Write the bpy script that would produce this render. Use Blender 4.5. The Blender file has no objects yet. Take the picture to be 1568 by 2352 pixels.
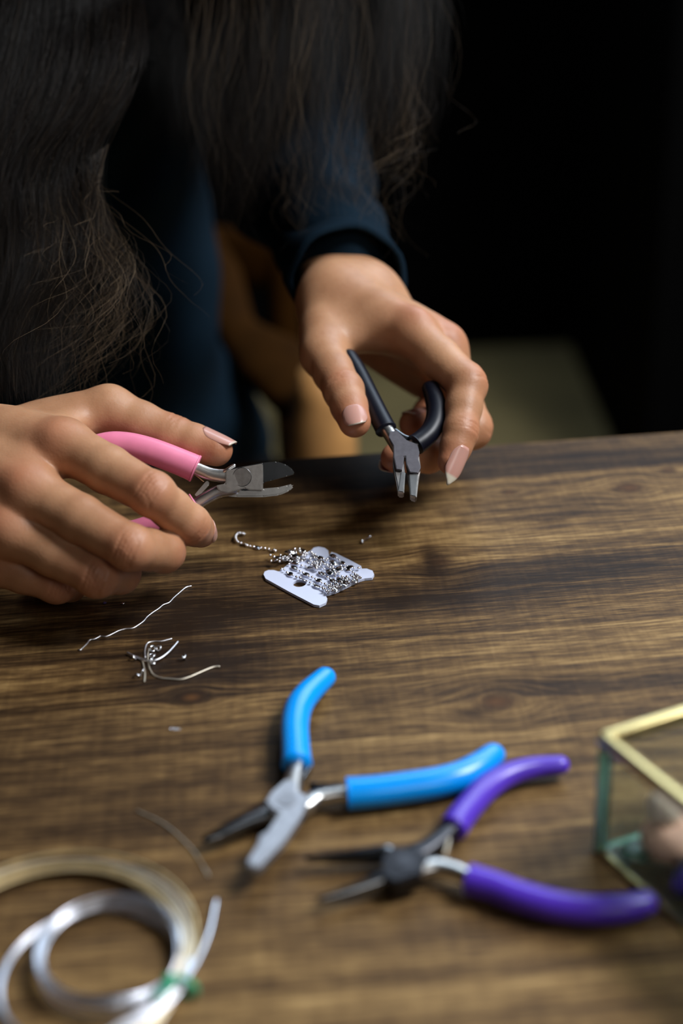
import bpy, bmesh, math, random
import numpy as np
from mathutils import Vector, Matrix

random.seed(7); rng = np.random.default_rng(7)
scene = bpy.context.scene
C = scene.collection

# ------------------------------------------------------------------ camera
CAM_H, PITCH, ROLL = 0.33, math.radians(28.0), math.radians(2.4)
FPX = 2352 * 50.0 / 36.0
F = np.array([0, math.cos(PITCH), -math.sin(PITCH)])
U0 = np.array([0, math.sin(PITCH), math.cos(PITCH)]); R0 = np.array([1.0, 0, 0])
UP = U0 * math.cos(ROLL) + R0 * math.sin(ROLL)
RT = R0 * math.cos(ROLL) - U0 * math.sin(ROLL)
EYE = np.array([0, 0, CAM_H])
cd = bpy.data.cameras.new('camera'); cam = bpy.data.objects.new('camera', cd); C.objects.link(cam)
cd.lens = 50; cd.sensor_fit = 'AUTO'; cd.sensor_width = 36
cam.matrix_world = Matrix(((RT[0], UP[0], -F[0], EYE[0]), (RT[1], UP[1], -F[1], EYE[1]), (RT[2], UP[2], -F[2], EYE[2]), (0, 0, 0, 1)))
cd.clip_start = 0.02
cd.dof.use_dof = True; cd.dof.focus_distance = 0.630; cd.dof.aperture_fstop = 3.4
scene.camera = cam

# ------------------------------------------------------------------ world, daylight and fill, exposure
w = bpy.data.worlds.new('world'); scene.world = w; w.use_nodes = True
w.node_tree.nodes['Background'].inputs[0].default_value = (0.75, 0.85, 1.0, 1)
w.node_tree.nodes['Background'].inputs[1].default_value = 0.006
def area(name, loc, target, sx, sy, power, col):
    l = bpy.data.lights.new(name, 'AREA'); l.shape = 'RECTANGLE'; l.size = sx; l.size_y = sy; l.energy = power; l.color = col
    o = bpy.data.objects.new(name, l); C.objects.link(o); o.location = loc
    o.rotation_euler = (Vector(target) - Vector(loc)).to_track_quat('-Z', 'Y').to_euler()
    return o
area('back_window_daylight', (0.75, 1.90, 1.40), (0.0, 0.50, 0.0), 1.5, 1.1, 32, (0.70, 0.84, 1.0))
area('right_window_daylight', (1.15, 0.45, 1.50), (0.0, 0.6, 0.0), 0.6, 0.6, 42, (0.95, 0.97, 1.0))
area('front_fill', (0.9, -1.4, 1.6), (0.0, 0.6, 0.0), 0.8, 0.8, 7, (1.0, 0.96, 0.92))  # fill added on the camera side so near faces don't go dark
scene.view_settings.view_transform = 'Standard'; scene.view_settings.look = 'None'
scene.view_settings.exposure = 0.0; scene.view_settings.gamma = 1.0; scene.view_settings.use_curve_mapping = False

# ------------------------------------------------------------------ helpers
def PD(px, py, d):
    """point seen at a pixel of the photograph, d metres along the camera axis"""
    return EYE + F * d + RT * ((px - 784) / FPX * d) + UP * ((1176 - py) / FPX * d)
def PM(p): return PD(p[0], p[1], p[2] / 1000.0)
def T(px, py, z=0.0):
    """point at height z over the table seen at a pixel"""
    r = F + RT * ((px - 784) / FPX) + UP * ((1176 - py) / FPX)
    return EYE + r * ((z - EYE[2]) / r[2])
def camvec(r, u, t):
    v = RT * r + UP * u - F * t
    return v / np.linalg.norm(v)
def unit(v):
    v = np.asarray(v, float); return v / (np.linalg.norm(v) + 1e-12)

def mesh_obj(name, verts, faces, mat=None, parent=None, smooth=True, attrs=None):
    me = bpy.data.meshes.new(name)
    v = np.asarray(verts, float)
    q = parent
    while q is not None: v = v - np.array(q.location); q = q.parent
    me.from_pydata([tuple(p) for p in v], [], faces)
    if smooth: me.polygons.foreach_set('use_smooth', [True] * len(me.polygons))
    if attrs:
        for k, a in attrs.items():
            at = me.attributes.new(k, 'FLOAT', 'POINT'); at.data.foreach_set('value', np.asarray(a, np.float32))
    me.update()
    o = bpy.data.objects.new(name, me); C.objects.link(o)
    if mat: me.materials.append(mat)
    if parent is not None: o.parent = parent
    return o
def thing(name, label, cat, loc, group=None):
    o = bpy.data.objects.new(name, None); C.objects.link(o); o.empty_display_size = 0.01
    o.location = Vector([float(x) for x in loc]); o['label'] = label; o['category'] = cat
    if group: o['group'] = group
    return o
def tag(o, label=None, cat=None, group=None, kind=None):
    for k, v in (('label', label), ('category', cat), ('group', group), ('kind', kind)):
        if v: o[k] = v
    return o

def frames(pts, ref=None):
    pts = np.asarray(pts, float); n = len(pts)
    t = np.zeros_like(pts); t[1:-1] = pts[2:] - pts[:-2]; t[0] = pts[1] - pts[0]; t[-1] = pts[-1] - pts[-2]
    t /= np.linalg.norm(t, axis=1)[:, None] + 1e-12
    N = np.zeros_like(pts)
    r = np.array(ref if ref is not None else (0, 0, 1.0))
    for i in range(n):
        a = r - t[i] * np.dot(r, t[i])
        if np.linalg.norm(a) < 1e-3: a = np.cross(t[i], [1, 0.3, 0.2])
        N[i] = a / np.linalg.norm(a)
        if ref is None: r = N[i]
    return t, N, np.cross(t, N)
def loft(pts, rw, rt, up=None, ex=2.0, n=14, cap=('round', 'round')):
    """sweep of super-ellipse sections: rw half width, rt half thickness along up"""
    pts = np.asarray(pts, float); m = len(pts)
    rw = np.broadcast_to(np.asarray(rw, float), (m,)).copy(); rt = np.broadcast_to(np.asarray(rt, float), (m,)).copy()
    t, N, B = frames(pts, up)
    P, W, H, NN, BB = list(pts), list(rw), list(rt), list(N), list(B)
    steps = 4
    if cap[0] == 'round':
        for k in range(1, steps + 1):
            a = k / steps * math.pi / 2 * 0.97; s = math.cos(a); q = min(rw[0], rt[0]) if True else 0
            P.insert(0, pts[0] - t[0] * q * math.sin(a)); W.insert(0, rw[0] * s); H.insert(0, rt[0] * s); NN.insert(0, N[0]); BB.insert(0, B[0])
    if cap[1] == 'round':
        for k in range(1, steps + 1):
            a = k / steps * math.pi / 2 * 0.97; s = math.cos(a); q = min(rw[-1], rt[-1])
            P.append(pts[-1] + t[-1] * q * math.sin(a)); W.append(rw[-1] * s); H.append(rt[-1] * s); NN.append(N[-1]); BB.append(B[-1])
    ang = np.linspace(0, 2 * math.pi, n, endpoint=False) + math.pi / n
    cs, sn = np.cos(ang), np.sin(ang)
    e = 2.0 / ex
    ux = np.sign(cs) * np.abs(cs) ** e; uy = np.sign(sn) * np.abs(sn) ** e
    V = []; Fc = []
    for i in range(len(P)):
        V.extend(P[i] + BB[i] * (W[i] * x) + NN[i] * (H[i] * y) for x, y in zip(ux, uy))
    for i in range(len(P) - 1):
        for j in range(n):
            a = i * n + j; b = i * n + (j + 1) % n
            Fc.append((a, b, b + n, a + n))
    Fc.append(tuple(range(n))[::-1]); Fc.append(tuple((len(P) - 1) * n + j for j in range(n)))
    return np.array(V), Fc
def spline(pts, per=6):
    p = np.asarray(pts, float); n = len(p)
    if n < 3: return np.array([p[0] + (p[-1] - p[0]) * t for t in np.linspace(0, 1, per + 1)])
    q = np.vstack([2 * p[0] - p[1], p, 2 * p[-1] - p[-2]]); out = []
    for i in range(n - 1):
        a, b, c, d = q[i], q[i + 1], q[i + 2], q[i + 3]
        for s in np.linspace(0, 1, per, endpoint=False):
            out.append(0.5 * (2 * b + (c - a) * s + (2 * a - 5 * b + 4 * c - d) * s * s + (3 * b - a - 3 * c + d) * s ** 3))
    out.append(p[-1]); return np.array(out)
def lerp_list(vals, n):
    return np.interp(np.linspace(0, 1, n), np.linspace(0, 1, len(vals)), vals)
def prism(poly, depth_vec, bevel=0.0, taper=None):
    """extrude a 3d polygon along depth_vec, bevelled edges"""
    bm = bmesh.new()
    vs = [bm.verts.new(tuple(p)) for p in poly]
    f = bm.faces.new(vs)
    r = bmesh.ops.extrude_face_region(bm, geom=[f])
    vv = [x for x in r['geom'] if isinstance(x, bmesh.types.BMVert)]
    bmesh.ops.translate(bm, verts=vv, vec=Vector(depth_vec))
    bmesh.ops.recalc_face_normals(bm, faces=bm.faces)
    if bevel > 0:
        bmesh.ops.bevel(bm, geom=bm.edges[:], offset=bevel, segments=2, affect='EDGES', clamp_overlap=True)
    bm.verts.ensure_lookup_table(); bm.verts.index_update()
    V = np.array([v.co[:] for v in bm.verts]); Fc = [tuple(v.index for v in f.verts) for f in bm.faces]
    bm.free(); return V, Fc
def join(*parts):
    V = []; Fc = []; o = 0
    for v, f in parts:
        V.append(np.asarray(v)); Fc.extend(tuple(i + o for i in q) for q in f); o += len(v)
    return np.vstack(V), Fc
def box(x0, x1, y0, y1, z0, z1, bevel=0.0):
    return prism([(x0, y0, z1), (x1, y0, z1), (x1, y1, z1), (x0, y1, z1)], (0, 0, z0 - z1), bevel)
def sphere(c, r, seg=12, rings=8, scale=(1, 1, 1)):
    V = [np.array(c) + np.array((0, 0, r * scale[2]))]; Fc = []
    for i in range(1, rings):
        a = math.pi * i / rings
        for j in range(seg):
            b = 2 * math.pi * j / seg
            V.append(np.array(c) + r * np.array((math.sin(a) * math.cos(b) * scale[0], math.sin(a) * math.sin(b) * scale[1], math.cos(a) * scale[2])))
    V.append(np.array(c) - np.array((0, 0, r * scale[2]))); L = len(V) - 1
    for j in range(seg): Fc.append((0, 1 + j, 1 + (j + 1) % seg)); Fc.append((L, L - seg + (j + 1) % seg, L - seg + j))
    for i in range(rings - 2):
        for j in range(seg):
            a = 1 + i * seg + j; b = 1 + i * seg + (j + 1) % seg
            Fc.append((a, a + seg, b + seg, b))
    return np.array(V), Fc
def ring(c, R, r, nrm=(0, 0, 1), seg=16, sides=6, span=2 * math.pi, start=0):
    n = unit(nrm); a = unit(np.cross(n, [0.3, 1, 0.2])); b = np.cross(n, a)
    closed = span > 6.28
    k = seg if closed else seg + 1
    V = []; Fc = []
    for i in range(k):
        t = start + span * i / seg; e = a * math.cos(t) + b * math.sin(t)
        for j in range(sides):
            s = 2 * math.pi * j / sides
            V.append(np.array(c) + e * (R + r * math.cos(s)) + n * r * math.sin(s))
    for i in range(seg):
        for j in range(sides):
            i2 = (i + 1) % k; j2 = (j + 1) % sides
            Fc.append((i * sides + j, i2 * sides + j, i2 * sides + j2, i * sides + j2))
    return np.array(V), Fc

# ------------------------------------------------------------------ materials
class NT:
    def __init__(s, name):
        s.m = bpy.data.materials.new(name); s.m.use_nodes = True; s.t = s.m.node_tree; s.t.nodes.clear()
        s.out = s.t.nodes.new('ShaderNodeOutputMaterial'); s.b = s.t.nodes.new('ShaderNodeBsdfPrincipled'); s.l(s.b.outputs[0], s.out.inputs[0])
    def l(s, a, b): s.t.links.new(a, b)
    def n(s, typ, **kw):
        o = s.t.nodes.new(typ)
        for k, v in kw.items(): setattr(o, k, v)
        return o
    def set(s, **kw):
        for k, v in kw.items():
            i = s.b.inputs[k.replace('_', ' ')]
            if hasattr(v, 'is_output'): s.l(v, i)
            else: i.default_value = v if not isinstance(v, tuple) or len(v) != 3 or i.type != 'RGBA' else (*v, 1)
    def inp(s, sock, v):
        if hasattr(v, 'is_output'): s.l(v, sock)
        else: sock.default_value = v
    def math(s, op, a, b=0.0, c=None):
        o = s.n('ShaderNodeMath', operation=op); s.inp(o.inputs[0], a); s.inp(o.inputs[1], b)
        if c is not None: s.inp(o.inputs[2], c)
        return o.outputs[0]
    def mapping(s, scale=(1, 1, 1), loc=(0, 0, 0), vec=None, rot=(0, 0, 0)):
        if vec is None: vec = s.n('ShaderNodeTexCoord').outputs['Object']
        o = s.n('ShaderNodeMapping'); s.l(vec, o.inputs[0]); o.inputs['Scale'].default_value = scale; o.inputs['Location'].default_value = loc; o.inputs['Rotation'].default_value = rot
        return o.outputs[0]
    def noise(s, vec, scale=1.0, detail=3.0, rough=0.55, dist=0.0):
        o = s.n('ShaderNodeTexNoise'); s.l(vec, o.inputs['Vector']); o.inputs['Scale'].default_value = scale
        o.inputs['Detail'].default_value = detail; o.inputs['Roughness'].default_value = rough; o.inputs['Distortion'].default_value = dist
        return o.outputs['Fac']
    def ramp(s, fac, stops, interp='LINEAR'):
        o = s.n('ShaderNodeValToRGB'); s.l(fac, o.inputs[0]); e = o.color_ramp.elements; o.color_ramp.interpolation = interp
        while len(e) < len(stops): e.new(0.5)
        for k, (p, c) in enumerate(stops):
            e[k].position = p; e[k].color = (*c, 1) if len(c) == 3 else c
        return o.outputs[0]
    def mix(s, fac, a, b, mode='MIX'):
        o = s.n('ShaderNodeMix', data_type='RGBA', blend_type=mode); s.inp(o.inputs[0], fac)
        for i, v in ((6, a), (7, b)):
            if hasattr(v, 'is_output'): s.l(v, o.inputs[i])
            else: o.inputs[i].default_value = (*v, 1)
        return o.outputs[2]
    def bump(s, h, strength=0.3, dist=0.001):
        o = s.n('ShaderNodeBump'); s.l(h, o.inputs['Height']); o.inputs['Strength'].default_value = strength; o.inputs['Distance'].default_value = dist
        s.l(o.outputs[0], s.b.inputs['Normal'])
    def attr(s, name):
        o = s.n('ShaderNodeAttribute'); o.attribute_name = name; return o.outputs['Fac']

def simple(name, col, rough=0.5, metal=0.0, noise=0.15, scale=60.0, bump=0.0, spec=0.5, coat=0.0):
    k = NT(name); nz = k.noise(k.mapping((scale,) * 3), 1.0, 4)
    dark = tuple(c * (1 - noise) for c in col); light = tuple(min(1, c * (1 + noise)) for c in col)
    k.set(Base_Color=k.ramp(nz, [(0.3, dark), (0.7, light)]), Roughness=rough, Metallic=metal)
    k.b.inputs['Specular IOR Level'].default_value = spec
    if coat: k.b.inputs['Coat Weight'].default_value = coat; k.b.inputs['Coat Roughness'].default_value = 0.1
    if bump: k.bump(nz, bump, 0.0005)
    return k.m

YAW = math.radians(3.6)           # the table's grain against the camera's heading
def wood_mat():
    k = NT('stained_pine')
    co = k.n('ShaderNodeTexCoord').outputs['Object']
    sp = k.n('ShaderNodeSeparateXYZ'); k.l(co, sp.inputs[0])
    X, Y = sp.outputs[0], sp.outputs[1]
    # knots bend the grain around them
    warp = None; knotmask = None; core = None
    for (px, py, sx, sy, a) in KNOTS:
        c = T(px, py); cx, cy = c[0] - TAB[0], c[1] - TAB[1]
        cx, cy = cx * math.cos(-YAW) - cy * math.sin(-YAW), cx * math.sin(-YAW) + cy * math.cos(-YAW)
        dx = k.math('DIVIDE', k.math('SUBTRACT', X, cx), sx); dy = k.math('DIVIDE', k.math('SUBTRACT', Y, cy), sy)
        r2 = k.math('ADD', k.math('MULTIPLY', dx, dx), k.math('MULTIPLY', dy, dy))
        g = k.math('POWER', 2.71828, k.math('MULTIPLY', r2, -0.5))
        wv = k.math('MULTIPLY', k.math('MULTIPLY', g, dy), -sy * a)
        warp = wv if warp is None else k.math('ADD', warp, wv)
        cr = k.math('MULTIPLY', k.math('POWER', 2.71828, k.math('MULTIPLY', r2, -4.0)), min(1.0, a))
        core = cr if core is None else k.math('ADD', core, cr)
    slow = k.noise(k.mapping((3.0, 9.0, 1)), 1.0, 2)
    Yw = k.math('ADD', Y, warp)
    Yw = k.math('ADD', Yw, k.math('MULTIPLY', k.math('SUBTRACT', slow, 0.5), 0.009))
    cb = k.n('ShaderNodeCombineXYZ'); k.l(X, cb.inputs[0]); k.l(Yw, cb.inputs[1])
    v = cb.outputs[0]
    bands = k.noise(k.mapping((0.9, 120, 1), vec=v), 1.0, 4, 0.65)
    fine = k.noise(k.mapping((5, 520, 1), vec=v), 1.0, 3, 0.65)
    broad = k.noise(k.mapping((2.2, 16, 1), (3.1, 1.7, 0), vec=v), 1.0, 2, 0.5)
    fleck = k.noise(k.mapping((60, 680, 1), (0.7, 0.1, 0), vec=v), 1.0, 4, 0.7)
    saw = k.noise(k.mapping((330, 26, 1), vec=co), 1.0, 2, 0.6)
    blot = k.noise(k.mapping((7, 26, 1), (1.3, 0.2, 0), vec=v), 1.0, 3, 0.6)
    mid = k.noise(k.mapping((26, 60, 1), (0.3, 2.2, 0), vec=co), 1.0, 3, 0.6)
    f = k.math('ADD', k.math('MULTIPLY', bands, 0.58), k.math('MULTIPLY', fine, 0.34))
    f = k.math('ADD', f, k.math('MULTIPLY', fleck, 0.66))
    f = k.math('ADD', f, k.math('MULTIPLY', broad, 0.44))
    f = k.math('ADD', f, k.math('MULTIPLY', blot, 0.30))
    f = k.math('ADD', f, k.math('MULTIPLY', saw, 0.12))
    f = k.math('ADD', f, k.math('MULTIPLY', mid, 0.13))
    f = k.math('SUBTRACT', f, 0.775)
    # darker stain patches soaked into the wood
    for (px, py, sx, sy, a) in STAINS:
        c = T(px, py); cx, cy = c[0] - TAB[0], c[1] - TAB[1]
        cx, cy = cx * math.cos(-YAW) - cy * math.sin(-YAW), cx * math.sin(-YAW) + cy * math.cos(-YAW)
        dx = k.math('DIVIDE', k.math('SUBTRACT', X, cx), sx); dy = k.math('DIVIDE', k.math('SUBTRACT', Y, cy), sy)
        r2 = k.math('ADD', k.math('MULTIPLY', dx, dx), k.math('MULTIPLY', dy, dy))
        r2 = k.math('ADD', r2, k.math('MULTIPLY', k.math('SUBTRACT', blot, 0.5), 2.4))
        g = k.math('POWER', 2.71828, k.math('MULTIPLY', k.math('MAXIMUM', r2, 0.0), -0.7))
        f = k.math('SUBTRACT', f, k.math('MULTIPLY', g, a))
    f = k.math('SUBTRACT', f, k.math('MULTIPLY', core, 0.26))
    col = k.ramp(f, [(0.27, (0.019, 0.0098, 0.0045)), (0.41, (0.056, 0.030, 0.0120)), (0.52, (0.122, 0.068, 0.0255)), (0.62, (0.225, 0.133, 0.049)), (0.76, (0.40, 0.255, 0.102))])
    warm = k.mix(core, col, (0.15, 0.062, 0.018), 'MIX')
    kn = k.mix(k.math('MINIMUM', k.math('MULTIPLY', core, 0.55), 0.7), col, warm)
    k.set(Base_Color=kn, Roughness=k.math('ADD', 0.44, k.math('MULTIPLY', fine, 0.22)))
    k.b.inputs['Specular IOR Level'].default_value = 0.16
    k.bump(k.math('ADD', k.math('MULTIPLY', fleck, 0.8), k.math('MULTIPLY', saw, 0.4)), 0.35, 0.0006)
    return k.m
KNOTS = [(1140, 1612, 0.014, 0.010, 1.2), (440, 1602, 0.009, 0.0065, 1.1), (1170, 1130, 0.008, 0.006, 0.8), (1445, 1120, 0.014, 0.010, 1.0), (1535, 1080, 0.008, 0.006, 0.8), (1010, 1290, 0.012, 0.012, 0.5)]
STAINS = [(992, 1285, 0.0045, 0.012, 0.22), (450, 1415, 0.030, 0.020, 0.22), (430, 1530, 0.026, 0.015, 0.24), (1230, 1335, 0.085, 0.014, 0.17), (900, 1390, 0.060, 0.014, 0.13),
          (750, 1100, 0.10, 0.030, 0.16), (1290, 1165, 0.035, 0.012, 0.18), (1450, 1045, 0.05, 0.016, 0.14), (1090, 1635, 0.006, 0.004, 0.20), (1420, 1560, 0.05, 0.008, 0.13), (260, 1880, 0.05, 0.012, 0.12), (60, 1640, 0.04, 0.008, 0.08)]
TAB = T(784, 1700)

M = {}
def skin_mat():
    k = NT('skin'); co = k.n('ShaderNodeTexCoord').outputs['Object']
    n1 = k.noise(k.mapping((55,) * 3, vec=co), 1.0, 4, 0.6); n2 = k.noise(k.mapping((420,) * 3, vec=co), 1.0, 3, 0.6)
    base = k.ramp(n1, [(0.3, (0.41, 0.198, 0.100)), (0.7, (0.53, 0.280, 0.150))])
    red = k.attr('red')
    col = k.mix(k.math('MULTIPLY', red, 0.75), base, (0.46, 0.125, 0.066))
    vor = k.n('ShaderNodeTexVoronoi'); k.l(k.mapping((900,) * 3, vec=co), vor.inputs['Vector']); vor.inputs['Scale'].default_value = 1.0
    k.set(Base_Color=col, Roughness=k.math('ADD', 0.40, k.math('MULTIPLY', n2, 0.16)))
    k.b.inputs['Subsurface Weight'].default_value = 0.22; k.b.inputs['Subsurface Radius'].default_value = (1.0, 0.35, 0.18); k.b.inputs['Subsurface Scale'].default_value = 0.004
    k.b.inputs['Specular IOR Level'].default_value = 0.42
    k.bump(k.math('ADD', k.math('MULTIPLY', vor.outputs['Distance'], 0.5), n2), 0.22, 0.0004)
    return k.m
M['skin'] = skin_mat()
def nail_mat():
    k = NT('fingernail'); fr = k.attr('free')
    k.set(Base_Color=k.mix(fr, (0.58, 0.31, 0.25), (0.66, 0.60, 0.48)), Roughness=0.22)
    k.b.inputs['Subsurface Weight'].default_value = 0.15; k.b.inputs['Subsurface Scale'].default_value = 0.002
    return k.m
M['nail'] = nail_mat()
M['steel'] = simple('brushed_steel', (0.56, 0.55, 0.53), 0.30, 1.0, 0.10, 300, 0.05)
M['steel_dark'] = simple('dark_polished_steel', (0.20, 0.21, 0.22), 0.20, 1.0, 0.12, 200, 0.03)
M['steel_satin'] = simple('satin_steel', (0.36, 0.34, 0.32), 0.40, 1.0, 0.12, 400, 0.08)
M['steel_plum'] = simple('plum_grey_steel', (0.17, 0.155, 0.165), 0.42, 1.0, 0.12, 400, 0.06)
M['steel_matte'] = simple('matte_steel', (0.40, 0.41, 0.44), 0.55, 1.0, 0.10, 300, 0.05)
M['steel_black'] = simple('blackened_steel', (0.055, 0.055, 0.06), 0.38, 1.0, 0.15, 200, 0.03)
M['wire_bright'] = simple('bright_wire', (0.92, 0.92, 0.95), 0.40, 1.0, 0.04, 200)
M['pink'] = simple('pink_vinyl', (0.84, 0.235, 0.38), 0.38, 0, 0.06, 90, 0.05)
M['pink_in'] = simple('pink_vinyl_inside', (0.45, 0.06, 0.10), 0.5, 0, 0.06, 90)
M['blue'] = simple('blue_vinyl', (0.0, 0.33, 1.0), 0.26, 0, 0.05, 60, 0.03)
M['purple'] = simple('purple_vinyl', (0.095, 0.036, 0.52), 0.30, 0, 0.06, 60, 0.03)
M['black'] = simple('navy_black_vinyl', (0.0025, 0.0035, 0.009), 0.40, 0, 0.1, 60, 0.03, spec=0.35)
M['silver'] = simple('bright_silver', (0.88, 0.88, 0.90), 0.16, 1.0, 0.05, 200)
M['wire_silver'] = simple('silver_wire', (0.78, 0.80, 0.86), 0.28, 1.0, 0.06, 200)
M['wire_gold'] = simple('gold_wire', (0.76, 0.60, 0.33), 0.46, 1.0, 0.10, 200)
M['wire_brass'] = simple('pale_brass_wire', (0.80, 0.72, 0.58), 0.48, 1.0, 0.08, 200)
M['brass'] = simple('brass_frame', (0.66, 0.53, 0.24), 0.30, 1.0, 0.10, 90)
M['card'] = simple('white_plastic', (0.70, 0.76, 0.95), 0.38, 0, 0.02, 40)
M['green'] = simple('green_twist_tie', (0.0, 0.34, 0.16), 0.4, 0, 0.1, 90)
def glass(name, tint, rough=0.0):
    k = NT(name); nz = k.noise(k.mapping((8,) * 3), 1.0, 2)
    k.set(Base_Color=k.ramp(nz, [(0.3, tuple(c * 0.97 for c in tint)), (0.7, tint)]), Roughness=rough, IOR=1.45)
    k.b.inputs['Transmission Weight'].default_value = 1.0
    return k.m
M['glass'] = glass('clear_glass', (0.90, 0.97, 0.94))
M['glass_edge'] = simple('green_glass_edge', (0.42, 0.92, 0.68), 0.2, 0, 0.1, 60)
M['glass_rough'] = glass('frosted_base_glass', (0.85, 0.95, 0.95), 0.3)
M['dull_green'] = simple('dull_green_stone', (0.05, 0.14, 0.11), 0.3, 0, 0.2, 60)
M['bead_clear'] = glass('clear_bead_glass', (0.96, 0.97, 1.0), 0.05)
M['pearl'] = simple('cream_shell', (0.78, 0.66, 0.54), 0.3, 0, 0.12, 70, 0.1)
M['peach'] = simple('peach_stone', (0.55, 0.33, 0.24), 0.4, 0, 0.2, 60, 0.1)
M['dark_bead'] = simple('dark_bead', (0.012, 0.014, 0.018), 0.2, 0, 0.2, 60)
M['violet_bead'] = simple('violet_bead', (0.12, 0.08, 0.25), 0.2, 0, 0.2, 60)
def cloth_mat(name, col):
    k = NT(name); co = k.n('ShaderNodeTexCoord').outputs['Object']
    nz = k.noise(k.mapping((14,) * 3, vec=co), 1.0, 4); wv = k.noise(k.mapping((900,) * 3, vec=co), 1.0, 2)
    k.set(Base_Color=k.ramp(nz, [(0.3, tuple(c * 0.75 for c in col)), (0.7, tuple(c * 1.2 for c in col))]), Roughness=0.85)
    k.b.inputs['Specular IOR Level'].default_value = 0.06
    k.bump(k.math('ADD', nz, k.math('MULTIPLY', wv, 0.3)), 0.4, 0.002)
    return k.m
M['shirt'] = cloth_mat('navy_cotton', (0.0046, 0.0130, 0.0225))
M['trousers'] = cloth_mat('black_cotton', (0.006, 0.006, 0.007))
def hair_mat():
    k = NT('dark_brown_hair'); t = k.attr('tone')  # tone carries hair colour plus painted light and shade
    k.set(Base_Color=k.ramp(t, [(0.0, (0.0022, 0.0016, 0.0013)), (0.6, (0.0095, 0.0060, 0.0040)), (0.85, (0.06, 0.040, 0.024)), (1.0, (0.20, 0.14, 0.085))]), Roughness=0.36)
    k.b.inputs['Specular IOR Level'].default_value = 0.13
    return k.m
M['hair'] = hair_mat()
M['floor'] = simple('olive_floor', (0.24, 0.190, 0.080), 0.8, 0, 0.25, 5)
M['black_wall'] = simple('black_wall', (0.0015, 0.0015, 0.0016), 0.95, 0, 0.2, 5, spec=0.05)
M['legwood'] = simple('lit_leg_wood', (0.50, 0.25, 0.085), 0.45, 0, 0.3, 20, spec=0.3)  # paler copy of the chair wood, lit look painted into the colour
M['chairwood'] = simple('orange_brown_wood_shaded', (0.026, 0.0095, 0.0012), 0.8, 0, 0.3, 20, spec=0.03)  # dark copy of the same wood, the chair's shade put into its colour

# ------------------------------------------------------------------ setting
FLOOR = -0.75
def flat(name, x0, x1, y0, y1, z0, z1, mat, label=None):
    v, f = box(x0, x1, y0, y1, z0, z1); o = mesh_obj(name, v, f, mat, smooth=False); o['kind'] = 'structure'
    if label: o['label'] = label
    return o
flat('floor', -3, 3, -1.5, 3.2, FLOOR - 0.05, FLOOR, M['floor'], 'dim olive brown floor seen beyond the table edge')
flat('wall_back', -3, 3, 2.72, 2.82, FLOOR, 2.0, M['black_wall'], 'black unlit wall behind the seated person')
flat('wall_right', 0.48, 0.60, 2.0, 2.72, FLOOR, 2.0, M['black_wall'], 'black partition standing out from the back wall')

# ------------------------------------------------------------------ table
def Rz(x, y): return (TAB[0] + x * math.cos(YAW) - y * math.sin(YAW), TAB[1] + x * math.sin(YAW) + y * math.cos(YAW))
e0 = T(700, 1045); e1 = T(1568, 990)
# far edge line in table coordinates
ey = np.mean([(-(p[0] - TAB[0]) * math.sin(YAW) + (p[1] - TAB[1]) * math.cos(YAW)) for p in (e0, e1)])
table = thing('table', 'dark stained pine table with visible grain under the tools', 'table', (TAB[0], TAB[1], FLOOR))
WOOD = wood_mat()
def tbox(x0, x1, y0, y1, z0, z1, name, bev=0.002):
    v, f = box(x0, x1, y0, y1, z0, z1, bev)
    me = bpy.data.meshes.new(name); me.from_pydata([tuple(p) for p in v], [], f); me.update()
    o = bpy.data.objects.new(name, me); C.objects.link(o); me.materials.append(WOOD); o.parent = table
    o.location = (0, 0, -FLOOR); o.rotation_euler = (0, 0, YAW)
    return o
tbox(-0.85, 0.85, -0.46, ey, -0.032, 0.0, 'tabletop', 0.0025)
tbox(-0.78, 0.78, ey - 0.10, ey - 0.08, -0.11, -0.032, 'apron', 0.001)
tbox(-0.78, 0.78, -0.40, -0.38, -0.11, -0.032, 'apron', 0.001)
for sx in (-0.78, 0.72):
    for sy in (-0.42, ey - 0.12): tbox(sx, sx + 0.06, sy, sy + 0.06, FLOOR, -0.032, 'leg', 0.003)

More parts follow.
